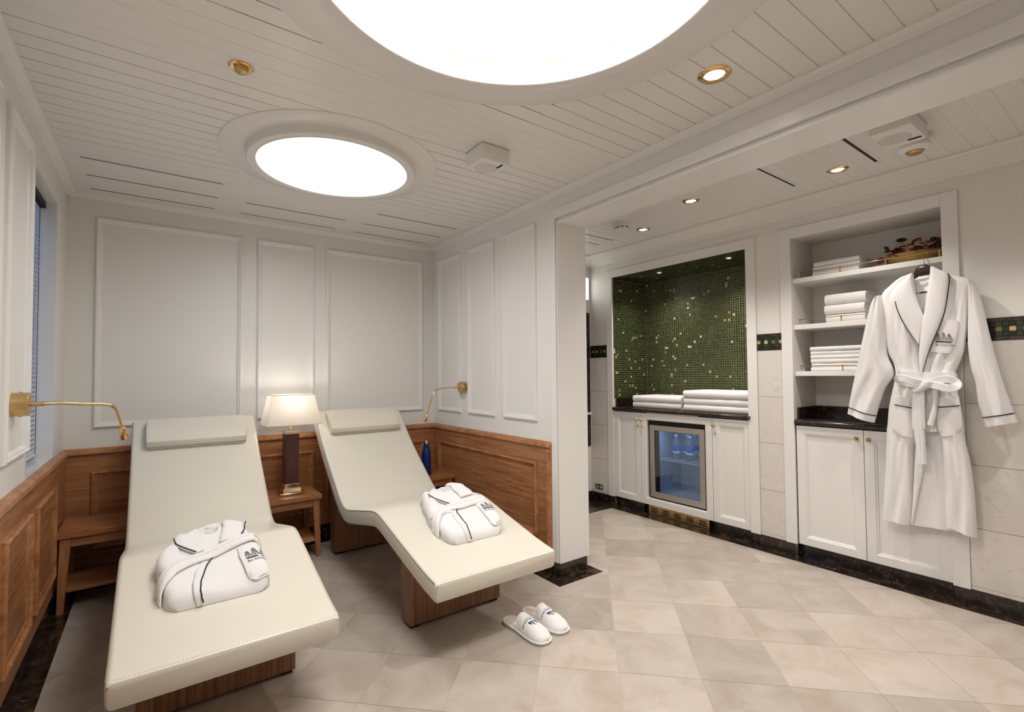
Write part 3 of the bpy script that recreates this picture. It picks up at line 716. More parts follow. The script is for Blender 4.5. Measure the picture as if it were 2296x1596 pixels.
reading_lamp(cR, (-1, 0, 0), [(XR-0.08, 3.131, 1.052), (XR-0.14, 3.131, 1.052), (XR-0.20, 3.131, 1.048), (XR-0.245, 3.131, 1.030), (XR-0.272, 3.131, 0.99), (XR-0.292, 3.131, 0.93), (XR-0.315, 3.131, 0.865)], None,
    'brass gooseneck reading lamp on the right panelled wall')

# ------------------------------------------------------------------ blue bottle on the right table
bxp = ony(956, 1040, 3.40)
t = thing('drinking_bottle', (bxp.x, 3.40, 0.389), 'blue steel drinking bottle on the right corner side table', 'bottle')
c = (bxp.x, 3.40, 0.389)
build('body', MB().lathe([(0.0001, 0), (0.033, 0), (0.035, 0.004), (0.035, 0.15), (0.033, 0.168), (0.026, 0.19), (0.0205, 0.208), (0.0195, 0.222), (0.0195, 0.232), (0.0001, 0.232)], c, 36), BOTTLE, t, smooth='auto')
build('screw_cap', MB().lathe([(0.0001, 0.231), (0.0188, 0.231), (0.0190, 0.234), (0.0190, 0.252), (0.0175, 0.256), (0.0001, 0.256)], c, 32), SILVER, t, smooth='auto')

# ------------------------------------------------------------------ far wall: tiles, mosaic strips, skirting, frames
rows = [(0.0955, 0.376), (0.3785, 0.682), (0.6845, 0.9835), (0.9855, 1.287)]
def wall_tiles(y0, y1):
    for z0, z1 in [(0.077, 0.094)]+rows:
        struct('wall_tile', MB().box(XF-0.006, XF, y0+0.0008, y1-0.0008, z0, z1), LMARBLE, wf_)
wall_tiles(1.494, 1.653); wall_tiles(2.991, YE)
yy = 0.627
while yy > YR: wall_tiles(max(yy-0.305, YR), yy); yy -= 0.305
# strip of small square tiles between dark liners
GM = [simple('strip_tile_green', (0.012, 0.030, 0.012), 0.2), simple('strip_tile_dark', (0.018, 0.016, 0.010), 0.2), simple('strip_tile_olive', (0.035, 0.045, 0.014), 0.2)]
GG = [simple('strip_tile_gold', (0.62, 0.47, 0.20), 0.3, 0.6), simple('strip_tile_pale_gold', (0.66, 0.60, 0.40), 0.35, 0.5), simple('strip_tile_dull_gold', (0.20, 0.17, 0.05), 0.3, 0.3)]
def strip(y0, y1, phase):
    for z0, z1 in ((1.2875, 1.3065), (1.3785, 1.397)): struct('strip_liner', MB().box(XF-0.007, XF, y0, y1, z0, z1), MARBLE, wf_)
    struct('strip_bed', MB().box(XF-0.003, XF, y0, y1, 1.3065, 1.3785), DARK, wf_)
    p = 0.0235; n = int((y1-y0)/p)+1
    for r in range(3):
        for k in range(n):
            ya = y1-k*p-0.0008; yb2 = max(y0, ya-p+0.0016)
            if ya-yb2 < 0.004: continue
            if r == 1 and k % 2 == phase: m = GG[(k//2) % 3 if k % 6 else 0]
            else: m = GM[(k*7+r*3) % 3]
            struct('strip_tile', MB().box(XF-0.007, XF-0.003, yb2, ya, 1.307+r*p+0.001, 1.307+(r+1)*p-0.001), m, wf_)
strip(1.494, 1.653, 0); strip(2.991, YE, 1); strip(0.10, 0.627, 1)
struct('baseboard_far', MB().box(XF-0.012, XF, 1.425, 1.705, 0.001, 0.076).box(XF-0.012, XF, 2.925, YE, 0.001, 0.076).box(XF-0.012, XF, YR, 0.688, 0.001, 0.076), MARBLE)
def casing(n, y0, y1, z1, wdt=0.066):
    mb = MB(); x0, x1 = XF-0.014, XF+0.004
    mb.box(x0, x1, y0, y0+wdt, 0.074, z1).box(x0, x1, y1-wdt, y1, 0.074, z1).box(x0, x1, y0+wdt, y1-wdt, z1-wdt, z1)
    struct('trim_%d' % n, mb, PAINT, bevel=0.0025)
casing(9, 1.654, 2.990, 2.053); casing(10, 0.628, 1.493, 2.053)

# niche with mosaic
NB = 3.707
niche = struct('wall_niche', MB().box(NB, NB+0.03, N1[0]-0.03, N1[1]+0.03, 0.853, ZN+0.03).box(XF+0.0042, NB, N1[1], N1[1]+0.0295, 0.853, ZN+0.03).box(XF+0.0042, NB, N1[0]-0.0295, N1[0], 0.853, ZN+0.03), MGROUT)
struct('niche_ceiling', MB().box(XF+0.004, NB, N1[0], N1[1], ZN, ZN+0.03), MGROUT, niche)
def mosaic(fn, u0, u1, v0, v1, nm, goldp=0.024):
    p = 0.0196; g = 0.0014; A_ = MB(); A_.c = []; B_ = MB(); B_.c = []
    nu = int(round((u1-u0)/p)); nv = int(round((v1-v0)/p)); pu = (u1-u0)/nu; pv = (v1-v0)/nv
    for i in range(nu):
        for j in range(nv):
            gold = random.random() < goldp; mb = B_ if gold else A_
            a0, a1, b0, b1 = u0+i*pu+g, u0+(i+1)*pu-g, v0+j*pv+g, v0+(j+1)*pv-g; q = 0.0006
            h = 0.0035+random.uniform(-0.0004, 0.0004); tl = [random.uniform(-0.0003, 0.0003) for _ in range(4)]
            mb.add([fn(a0, b0, 0.001), fn(a1, b0, 0.001), fn(a1, b1, 0.001), fn(a0, b1, 0.001), fn(a0+q, b0+q, h+tl[0]), fn(a1-q, b0+q, h+tl[1]), fn(a1-q, b1-q, h+tl[2]), fn(a0+q, b1-q, h+tl[3])],
                   [(4, 5, 6, 7), (0, 1, 5, 4), (1, 2, 6, 5), (2, 3, 7, 6), (3, 0, 4, 7)])
            if gold: col = random.choice([(0.85, 0.68, 0.28), (0.78, 0.64, 0.32), (0.66, 0.42, 0.17), (0.80, 0.76, 0.40), (0.46, 0.38, 0.15)])
            else:
                k = random.uniform(1.2, 2.6); c_ = random.choice([(0.020, 0.033, 0.010), (0.028, 0.038, 0.012), (0.030, 0.026, 0.012), (0.016, 0.026, 0.012)]); col = tuple(k*e for e in c_)
            mb.c += [col]*5
    build('mosaic_tiling', A_, MOSAIC, niche, kind='stuff'); build('gold_mosaic_tiling', B_, MOSGOLD, niche, kind='stuff')
mosaic(lambda u, v, h: (NB-h, u, v), N1[0]+0.003, N1[1]-0.003, 0.925, ZN, 'back')
mosaic(lambda u, v, h: (u, N1[1]-h, v), XF+0.004, NB-0.003, 0.925, ZN, 'left')
mosaic(lambda u, v, h: (u, N1[0]+h, v), XF+0.004, NB-0.003, 0.925, ZN, 'right')
mosaic(lambda u, v, h: (u, v, ZN-h), XF+0.004, NB-0.003, N1[0]+0.003, N1[1]-0.003, 'top', 0.012)

# worktops
def worktop(y0, y1, xb, z0, z1, label, up=True):
    t = thing('worktop', ((XF+xb)/2, (y0+y1)/2, z0), label, 'worktop', 'dark marble worktops')
    r = (z1-z0)/2; xn = XF-0.026
    prof_ = [(xb, z0), (xb, z1)] + [(xn+r-r*math.sin(a_), z0+r+r*math.cos(a_)) for a_ in [PI*k/8 for k in range(9)]]
    build('slab', MB().prism([(x, y0, z) for x, z in prof_], (0, y1-y0, 0)), MARBLE, t, smooth='auto')
    build('upstand', MB().box(xb-0.018, xb-0.004, y0, y1, z1, z1+0.074).box(XF+0.02, xb-0.018, y1-0.016, y1-0.004, z1, z1+0.074), MARBLE, t)
worktop(N1[0]+0.001, N1[1]-0.001, NB, 0.826, 0.852, 'dark marble worktop with towels in the mosaic niche')
NB2 = 3.545
worktop(N2[0]+0.001, N2[1]-0.001, NB2, 0.820, 0.849, 'dark marble worktop beneath the towel shelves, behind the robe')

# cupboards
XD = 3.240
def door_mb(y0, y1, z0, z1, fwid=0.047, depth=0.010):
    mb = MB(); fn = lambda u, v, h: (XD-h, u, v)
    frame_sweep(mb, (y0, y1, z0, z1), [(0, -0.018), (0, -0.0015), (0.0015, 0), (fwid, 0), (fwid+0.004, -0.004), (fwid+0.010, -0.005), (fwid+0.014, -depth)], fn, fill=True)
    mb.f.append([len(mb.v)-28+k for k in (3, 2, 1, 0)]); return mb
def knob(parent, y, z):
    return build('knob', MB().lathe([(0.0001, -0.030), (0.008, -0.029), (0.0125, -0.023), (0.0115, -0.016), (0.006, -0.011), (0.005, -0.003), (0.010, 0.001), (0.0001, 0.001)], (XD, y, z), 20, axis='x'), BRASS, parent, smooth='auto')
def lock(parent, y, z):
    return build('key_lock', MB().lathe([(0.0001, -0.004), (0.006, -0.004), (0.008, -0.0015), (0.008, 0.002), (0.0001, 0.002)], (XD, y, z), 18, axis='x'), BRASSD, parent, smooth='auto')
def cupboard(y0, y1, xb, z1, doors, label):
    t = thing('cupboard', ((XD+xb)/2, (y0+y1)/2, 0), label, 'cupboard', 'white built-in cupboards')
    build('carcass', MB().box(XD+0.02, xb, y0, y1, 0.078, z1), DARK, t)
    build('plinth', MB().box(3.275, 3.30, y0, y1, 0.001, 0.078), MARBLE, t)
    for (a0, a1, kz) in doors:
        d_ = build('door', door_mb(a0+0.0015, a1-0.0015, 0.081, z1-0.006), PAINT, t)
        for (y_, z_, what) in kz: (knob if what == 'k' else lock)(d_, y_, z_)
    return t
cupboard(2.636, N1[1]-0.002, NB, 0.824, [(2.636, N1[1]-0.002, [(2.663, 0.763, 'k'), (2.660, 0.708, 'l')])], 'narrow white cupboard left of the glass-fronted fridge')
cupboard(N1[0]+0.002, 1.994, NB, 0.824, [(N1[0]+0.002, 1.994, [(1.975, 0.765, 'k'), (1.970, 0.710, 'l')])], 'white cupboard right of the glass-fronted fridge')
cupboard(N2[0]+0.003, N2[1]-0.003, NB2, 0.818, [(1.062, N2[1]-0.003, [(1.092, 0.762, 'k')]), (N2[0]+0.003, 1.062, [(1.034, 0.762, 'k')])], 'white two-door cupboard under the towel shelves, partly behind the robe')

# fridge behind its white surround
t = thing('refrigerator', ((XD+NB)/2, 2.315, 0), 'glass-fronted mini fridge with water bottles, lit blue inside', 'fridge')
sur = MB(); fn = lambda u, v, h: (XD-h, u, v)
frame_sweep(sur, (1.9965, 2.6335, 0.081, 0.818), [(0, -0.018), (0, -0.0015), (0.0015, 0), (0.050, 0), (0.053, -0.003), (0.0555, -0.012), (0.0555, -0.03)], fn)
so = build('surround', sur, PAINT, t); knob(so, 2.615, 0.762); lock(so, 2.610, 0.708)
build('shadow_gap', frame_sweep(MB(), (2.05, 2.57, 0.13, 0.775), [(0, -0.026), (0.055, -0.026), (0.055, -0.030), (0, -0.030), (0, -0.026)], fn), DARK, t)
fr = MB(); frame_sweep(fr, (2.062, 2.552, 0.150, 0.726), [(0, -0.03), (0, -0.010), (0.003, -0.008), (0.040, -0.008), (0.043, -0.012), (0.043, -0.024)], fn)
fo = build('door_frame', fr, STEEL, t)
build('door_glass', MB().box(XD+0.014, XD+0.018, 2.10, 2.512, 0.19, 0.686), GLASS, fo)
build('hinge_strip', MB().box(XD+0.022, XD+0.026, 2.470, 2.512, 0.193, 0.683), BLACK, fo)
cav = MB(); x0, x1, y0, y1, z0, z1 = XD+0.03, 3.62, 2.095, 2.52, 0.18, 0.70
cav.add([(x0,y0,z0),(x1,y0,z0),(x1,y1,z0),(x0,y1,z0),(x0,y0,z1),(x1,y0,z1),(x1,y1,z1),(x0,y1,z1)], [(0,1,2,3),(4,5,6,7),(0,1,5,4),(1,2,6,5),(2,3,7,6)])
build('cavity', cav, FRIDGEIN, t)
build('plinth', MB().box(3.300, 3.31, 1.997, 2.634, 0.001, 0.078), MARBLE, t)
build('light_strip', MB().box(XD+0.045, XD+0.06, 2.13, 2.49, 0.688, 0.696), LEDBLUE, t)
ws = MB(); zs = 0.452
for k in range(18): ws.tube([(XD+0.05, 2.105+k*0.0238, zs), (3.61, 2.105+k*0.0238, zs)], 0.0018, 6)
for xx in (XD+0.05, 3.40, 3.55, 3.61): ws.tube([(xx, 2.10, zs-0.003), (xx, 2.515, zs-0.003)], 0.0025, 6)
build('wire_shelf', ws, PLASTIC, t)
build('vent_strip', MB().box(XF-0.016, XF+0.01, 2.10, 2.56, 0.819, 0.826), STEEL, t)
l = bpy.data.lights.new('fridge_light', 'AREA'); l.shape = 'RECTANGLE'; l.size = 0.02; l.size_y = 0.36; l.energy = 0.30; l.color = (0.42, 0.62, 1.0)
o = bpy.data.objects.new('fridge_light', l); COL.objects.link(o); o.parent = t; o.location = (XD+0.055-(XD+NB)/2, 0, 0.684)
# brass ventilation grille in the plinth
t = thing('vent_grille', (3.27, 2.317, 0.003), 'brass ventilation grille in the plinth below the fridge', 'grille')
gy0, gy1, gz0, gz1 = 2.047, 2.587, 0.004, 0.074; gr = MB(); cells = []
for k in range(5): c_ = gy0+0.054+k*0.108; cells.append((c_-0.030, c_+0.030))
edge = gy0
for c0, c1 in cells:
    gr.box(3.270, 3.274, edge, c0, gz0, gz1); edge = c1
    for z0, z1 in ((gz0, 0.016), (0.024, 0.031), (0.039, 0.046), (0.054, gz1)): gr.box(3.270, 3.274, c0, c1, z0, z1)
gr.box(3.270, 3.274, edge, gy1, gz0, gz1)
build('plate', gr, BRASSD, t); build('backing', MB().box(3.278, 3.280, gy0, gy1, gz0, gz1), DARK, t)
for y_ in (gy0+0.008, gy1-0.008):
    for z_ in (gz0+0.01, gz1-0.01): build('screw', MB().lathe([(0.0001, -0.0015), (0.003, -0.001), (0.003, 0.001), (0.0001, 0.001)], (3.27, y_, z_), 10, axis='x'), BRASS, t)

# water bottles in the fridge
for k, (y_, x_, lab) in enumerate(((2.405, 3.40, 'leftmost, front'), (2.345, 3.46, 'second from left, set back'), (2.28, 3.40, 'middle, front'), (2.315, 3.52, 'rearmost'), (2.19, 3.43, 'rightmost'))):
    t = thing('water_bottle', (x_, y_, zs+0.0018), 'clear water bottle with blue label in the fridge, %s' % lab, 'bottle', 'water bottles in the fridge')
    c = (x_, y_, zs+0.0018)
    build('body', MB().lathe([(0.0001, 0), (0.026, 0), (0.030, 0.006), (0.030, 0.03), (0.0285, 0.035), (0.030, 0.04), (0.030, 0.115), (0.027, 0.132), (0.015, 0.165), (0.0125, 0.172), (0.0125, 0.180), (0.0001, 0.180)], c, 20), WATER, t, smooth='auto')
    build('cap', MB().lathe([(0.0001, 0.179), (0.0145, 0.179), (0.0145, 0.196), (0.0001, 0.197)], c, 18), BCAP, t, smooth='auto')
    lb = build('label', MB().lathe([(0.0304, 0.045), (0.0308, 0.045), (0.0308, 0.100), (0.0304, 0.100)], c, 24, closed=True), BLABEL, t, smooth='auto')
    build('label_band', MB().lathe([(0.0308, 0.047), (0.0311, 0.047), (0.0311, 0.066), (0.0308, 0.066)], c, 24, closed=True), WLABEL, lb, smooth='auto')
    ov = MB(); rr_ = [(x_-0.0313*math.cos(0.5*math.cos(a_)), y_+0.0313*math.sin(0.5*math.cos(a_)), zs+0.074+0.010*math.sin(a_)) for a_ in [2*PI*q/20 for q in range(20)]]
    ov.add(rr_, [list(range(20))]); build('label_oval', ov, INK, lb)

# shelf unit
t = thing('shelf_unit', ((XF+NB2)/2, (N2[0]+N2[1])/2, 0.849), 'white built-in open shelves with brass gallery rails', 'shelves')
build('back_panel', MB().box(NB2, NB2+0.02, N2[0]-0.02, N2[1]+0.02, 0.850, ZN+0.02), LINER, t)
for y0, y1 in ((N2[1], N2[1]+0.02), (N2[0]-0.02, N2[0])): build('side_panel', MB().box(XF+0.0042, NB2, y0, y1, 0.850, ZN+0.02), LINER, t)
build('top_panel', MB().box(XF+0.004, NB2, N2[0], N2[1], ZN, ZN+0.02), LINER, t)
SHZ = [1.734, 1.440, 1.149]
for z in SHZ:
    s_ = build('shelf', MB().box(3.252, NB2, N2[0], N2[1], z-0.029, z), PAINT, t, bevel=0.002)
    for y_ in (1.395, 1.166, 0.942, 0.711):
        build('rail_post', MB().lathe([(0.0001, 0), (0.0075, 0), (0.0065, 0.004), (0.0036, 0.007), (0.0036, 0.028), (0.005, 0.031), (0.0045, 0.038), (0.0001, 0.039)], (3.268, y_, z), 14), BRASS, s_, smooth='auto')
    build('gallery_rail', MB().tube([(3.268, 1.402, z+0.0335), (3.268, 0.704, z+0.0335)], 0.0025, 8), BRASS, s_, smooth=True)

# ------------------------------------------------------------------ towels
def towel(x0, x1, y0, y1, z0, z1, layers, label, group, seed):
    rnd = random.Random(seed); h = z1-z0; tk = h/(layers+0.15); mb = MB()
    def sec(poly, y, k, dx, dz): return [Vector((x0+(x1-x0)/2+(px-(x1-x0)/2)*k+dx, y, z0+h/2+(pz-h/2)*k*1.0+dz)) for px, pz in poly]
    def extr(poly, wob=0.002):
        n = 9; rr = []
        for i in range(n+1):
            f = i/n; y = lerp(y0, y1, f); k = 1.0
            if i in (0, n): k = 0.985
            rr.append(sec(poly, y, k, rnd.uniform(-wob, wob), 0.0))
        mb.rings(rr)
    L = x1-x0; r = h/2; out = [(L, h)]
    m = 10
    for i in range(m+1): a_ = PI*i/m; out.append((r*0.75-r*0.75*math.sin(a_), r+r*math.cos(a_)))
    out.append((L, 0)); out.append((L, tk)); ri = r-tk
    for i in range(m+1): a_ = PI-PI*i/m; out.append((r*0.75-(r*0.75-tk*0.7)*math.sin(a_), r+ri*math.cos(a_)))
    out.append((L, h-tk)); extr(out)
    for q in range(1, layers-1):
        zc = tk*(q+0.5)+0.07*tk; e = tk*0.46; nose = tk*0.9+rnd.uniform(0, tk); poly = [(L-rnd.uniform(0, 0.01), zc+e)]
        for i in range(7): a_ = PI*i/6; poly.append((nose+e-e*math.sin(a_), zc+e*math.cos(a_)))
        poly.append((L-rnd.uniform(0, 0.01), zc-e)); extr(poly, 0.0015)
    o = build('folded_towel', mb, TERRY2, None, smooth='auto', label=label, cat='towel', group=group)
    return o
def stack(x0, x1, y0, y1, z, hs, layers, where, group, seed):
    n = len(hs); names = {1: ['only'], 2: ['bottom', 'top'], 3: ['bottom', 'middle', 'top']}.get(n) or ['bottom']+['%s from the bottom' % w_ for w_ in ('second', 'third', 'fourth', 'fifth')][:n-2]+['top']
    rnd = random.Random(seed)
    for k, h in enumerate(hs):
        d0, d1 = rnd.uniform(-0.004, 0.004), rnd.uniform(-0.005, 0.005)
        towel(x0+d0, x1, y0+d1, y1+rnd.uniform(-0.004, 0.004), z+0.0004, z+h-0.0004, layers, '%s towel %s' % (('folded white', where) if n == 1 else (names[k]+' white', where)), group, seed*10+k); z += h
stack(3.30, 3.52, 1.075, 1.325, SHZ[0], [0.031, 0.030, 0.030], 3, 'of the stack on the top shelf', 'towels on the top shelf', 1)
stack(3.30, 3.53, 1.055, 1.265, SHZ[1], [0.052, 0.058, 0.066], 4, 'of the thick stack on the middle shelf', 'towels on the middle shelf', 2)
stack(3.30, 3.52, 1.02, 1.352, SHZ[2], [0.025, 0.025, 0.025, 0.025, 0.025, 0.026], 3, 'of the thin six-towel stack on the lowest shelf', 'towels on the lowest shelf', 3)
stack(3.31, 3.62, 2.300, 2.772, 0.852, [0.050, 0.054], 4, 'of the low left pile on the niche worktop', 'towels on the niche worktop', 4)
stack(3.29, 3.62, 1.725, 2.258, 0.852, [0.050, 0.052, 0.056], 4, 'of the taller right pile on the niche worktop', 'towels on the niche worktop', 5)

# ------------------------------------------------------------------ flower bowl
fc = Vector((3.415, 0.855, SHZ[0]))
t = thing('flower_bowl', fc, 'oval gold bowl of cream, pink and burgundy silk flowers on the top shelf', 'flower arrangement')
build('bowl', MB().lathe([(0.0001, 0), (0.62, 0), (0.80, 0.018), (0.93, 0.040), (1.0, 0.066), (0.97, 0.070), (0.93, 0.066), (0.0001, 0.055)], fc, 36, sx=0.085, sy=0.135), BOWL, t, smooth='auto')
rnd = random.Random(5)
def rose(c, r, mat, tilt):
    mb = MB(); c = Vector(c)
    R_ = Matrix.Rotation(tilt[0], 3, 'X') @ Matrix.Rotation(tilt[1], 3, 'Y')
    for ring, (n, rad, hgt, open_) in enumerate(((3, 0.30, 0.62, 0.02), (5, 0.55, 0.60, 0.16), (6, 0.80, 0.50, 0.34), (7, 1.0, 0.36, 0.55))):
        for k in range(n):
            a0 = 2*PI*(k+0.5*ring)/n; wv = 1.25*PI/n
            rws = []
            for i in range(4):
                f = i/3; row = []
                for j in range(5):
                    g = -1+j/2; a_ = a0+g*wv*math.sin(PI*(0.28+0.55*f)); rr_ = rad*(0.35+0.65*f**0.7)+open_*f*f*0.6; z_ = hgt*f*(1-0.18*g*g)-open_*0.30*f**3
                    row.append(c+R_@(Vector((rr_*math.cos(a_), rr_*math.sin(a_), z_))*r))
                rws.append(row)
            mb.rings(rws, False, False)
    return build('flower', mb, mat, t, smooth=True)
spots = [(-0.030, 0.098, 0.085, 0.024, 0), (-0.035, 0.02, 0.125, 0.030, 0), (-0.040, -0.062, 0.122, 0.031, 0), (-0.02, 0.062, 0.112, 0.022, 2), (-0.055, 0.052, 0.082, 0.020, 2), (-0.060, -0.012, 0.094, 0.022, 1), (-0.05, 0.136, 0.058, 0.020, 3),
         (-0.062, -0.034, 0.086, 0.019, 3), (-0.03, -0.022, 0.135, 0.021, 2), (-0.052, -0.104, 0.098, 0.022, 2), (-0.02, -0.112, 0.122, 0.021, 3), (0.0, 0.045, 0.135, 0.023, 1), (0.02, -0.03, 0.135, 0.026, 2), (-0.050, 0.020, 0.090, 0.019, 3), (-0.055, -0.075, 0.085, 0.018, 1), (0.03, 0.08, 0.10, 0.024, 2), (-0.03, 0.115, 0.072, 0.018, 2)]
for (dx, dy, dz, r, k) in spots: rose(fc+Vector((dx, dy, dz-0.014)), r*1.15, PETALS[k], (rnd.uniform(-0.4, 0.4), -0.75+rnd.uniform(-0.2, 0.2)))
lf = MB()
for k in range(26):
    a_ = rnd.uniform(0, 2*PI); b = rnd.uniform(0.5, 1.02); c = fc+Vector((-0.02+0.065*b*math.cos(a_), 0.13*b*math.sin(a_), 0.062+rnd.uniform(0, 0.045)))
    dv = Vector((math.cos(a_)-0.5, math.sin(a_)*1.3, rnd.uniform(-0.1, 1.0))).normalized(); sd = dv.cross(Vector((0.3, 0.2, 1))).normalized(); ln = rnd.uniform(0.025, 0.042); wd_ = ln*0.34
    m_ = MB().add([c, c+dv*ln*0.4+sd*wd_, c+dv*ln, c+dv*ln*0.4-sd*wd_, c+dv*ln*0.45+Vector((0, 0, 0.004))], [(0, 1, 4), (1, 2, 4), (2, 3, 4), (3, 0, 4)])
    build('leaf', m_, LEAF, t, smooth=True)
rose(fc+Vector((-0.012, 0.048, 0.150)), 0.020, LEAF, (0.2, -0.6)); rose(fc+Vector((-0.030, -0.088, 0.118)), 0.021, LEAF, (-0.2, -0.7))

# ------------------------------------------------------------------ end wall sliver, exit sign
pz = lambda v: ony(1316, v, YE-0.004).z
mosend = MB(); struct('tiled_panel', MB().box(2.6, XF-0.02, YE-0.010, YE, pz(1000), pz(702)), MARBLE, we_)
struct('shelf_ledge', MB().box(2.6, XF-0.02, YE-0.03, YE-0.010, pz(929), pz(924)), PAINT, we_)
w2 = struct('window_2', MB().box(2.7, XF-0.022, YE-0.012, YE, pz(676), pz(620)), PAINT)
struct('window_pane', MB().box(2.72, XF-0.03, YE-0.014, YE-0.011, pz(672), pz(624)), LIT, w2)
struct('baseboard_end', MB().box(XO+0.012, XF-0.012, YE-0.012, YE, 0.001, 0.076), MARBLE)
t = thing('exit_sign', (XF-0.006, 3.109, 0.103), 'small dark exit sign with running figure and arrow, low on the tiled wall', 'sign')
xs = XF-0.008
build('plate', MB().box(xs, XF-0.0062, 3.064, 3.156, 0.104, 0.150), GREEN, t)
sg = lambda pts: MB().add([(xs-0.0004, p[0], p[1]) for p in pts], [list(range(len(pts)))])
ar = MB()
def bar(mb, p, q, wdt, x): 
    p = Vector((0, *p)); q = Vector((0, *q)); d_ = (q-p).normalized(); n_ = Vector((0, -d_.z, d_.y))*wdt/2; X_ = Vector((x, 0, 0))
    mb.add([p+n_+X_, q+n_+X_, q-n_+X_, p-n_+X_], [(0, 1, 2, 3)])
bar(ar, (3.108, 0.127), (3.076, 0.127), 0.007, xs-0.0004); bar(ar, (3.088, 0.143), (3.072, 0.127), 0.007, xs-0.0005); bar(ar, (3.088, 0.111), (3.072, 0.127), 0.007, xs-0.0006)
build('arrow', ar, GLOW, t)
mn = MB()
for p, q, wdt in (((3.138, 0.136), (3.135, 0.124), 0.007), ((3.135, 0.124), (3.142, 0.117), 0.004), ((3.142, 0.117), (3.146, 0.109), 0.004), ((3.135, 0.124), (3.128, 0.118), 0.004), ((3.128, 0.118), (3.129, 0.109), 0.004), ((3.138, 0.134), (3.144, 0.128), 0.003), ((3.137, 0.134), (3.128, 0.131), 0.003), ((3.122, 0.108), (3.122, 0.146), 0.003)): bar(mn, p, q, wdt, xs-0.0004)
mn.add([(xs-0.0004, 3.137+0.0035*math.cos(a_), 0.142+0.0035*math.sin(a_)) for a_ in [2*PI*q/10 for q in range(10)]], [list(range(10))])
build('running_figure', mn, GLOW, t)

# ------------------------------------------------------------------ emblem and lettering
def emblem(parent, fn, s, text='SEA CLOUD SPIRIT', mat=INK, xmax=None):
    # three-masted ship, unit width about 1, drawn as thin strips; fn(x, y) -> point
    mb = MB(); W_ = 0.016
    def ln(x0, y0, x1, y1, w_=W_):
        d_ = Vector((x1-x0, y1-y0)); L_ = d_.length; n_ = Vector((-d_.y, d_.x))/L_*w_/2; k_ = 4
        for i in range(k_):
            a_ = Vector((x0, y0))+d_*(i/k_); b_ = Vector((x0, y0))+d_*((i+1)/k_)
            if xmax is not None and max(a_.x, b_.x) > xmax: continue
            mb.add([fn(*( (a_+n_)*s)), fn(*((b_+n_)*s)), fn(*((b_-n_)*s)), fn(*((a_-n_)*s))], [(0, 1, 2, 3)])
    for mx_, ht in ((-0.30, 0.50), (0.0, 0.58), (0.30, 0.52)):
        ln(mx_, 0.08, mx_+0.02, ht, 0.018)
        for k in range(5):
            y_ = 0.15+k*(ht-0.2)/4; hw = 0.13-0.014*k; ln(mx_-hw, y_-0.01, mx_+hw, y_+0.015, 0.017)
        ln(mx_-0.12, 0.15, mx_-0.06, ht-0.06, 0.012); ln(mx_+0.13, 0.16, mx_+0.08, ht-0.06, 0.012)
        ln(mx_+0.02, ht, mx_+0.17, 0.12, 0.012); ln(mx_+0.02, ht*0.8, mx_+0.15, 0.12, 0.012); ln(mx_, ht*0.9, mx_-0.13, 0.1, 0.010)
    for q in range(3): ln(-0.45, 0.06-q*0.025, 0.42+0.03*q, 0.055-q*0.02, 0.022)
    ln(0.40, 0.07, 0.62, 0.17, 0.018); ln(0.30, 0.50, 0.60, 0.17, 0.010); ln(0.30, 0.40, 0.52, 0.13, 0.010)
    for q in range(6): ln(-0.42+q*0.14, -0.03-0.01*(q % 2), -0.34+q*0.14, -0.03, 0.012)
    em = build('emblem', mb, mat, parent)
    x = -0.46
    tm = MB()
    for wi, word in enumerate(text.split(' ')):
        for ci, ch in enumerate(word):
            sz = 0.150 if ci == 0 else 0.115
            g = text_mb(ch, sz, lambda a_, b_: Vector((a_, b_, 0)), 0.002, 'LEFT')
            wch = max(p.x for p in g.v)-min(p.x for p in g.v); x0 = min(p.x for p in g.v)
            if xmax is None or x+wch < xmax:
                tm.add([fn((p.x-x0+x)*s, (p.y-0.20)*s) for p in g.v], g.f)
            x += wch+0.013
        x += 0.05
    build('lettering', tm, mat, parent)

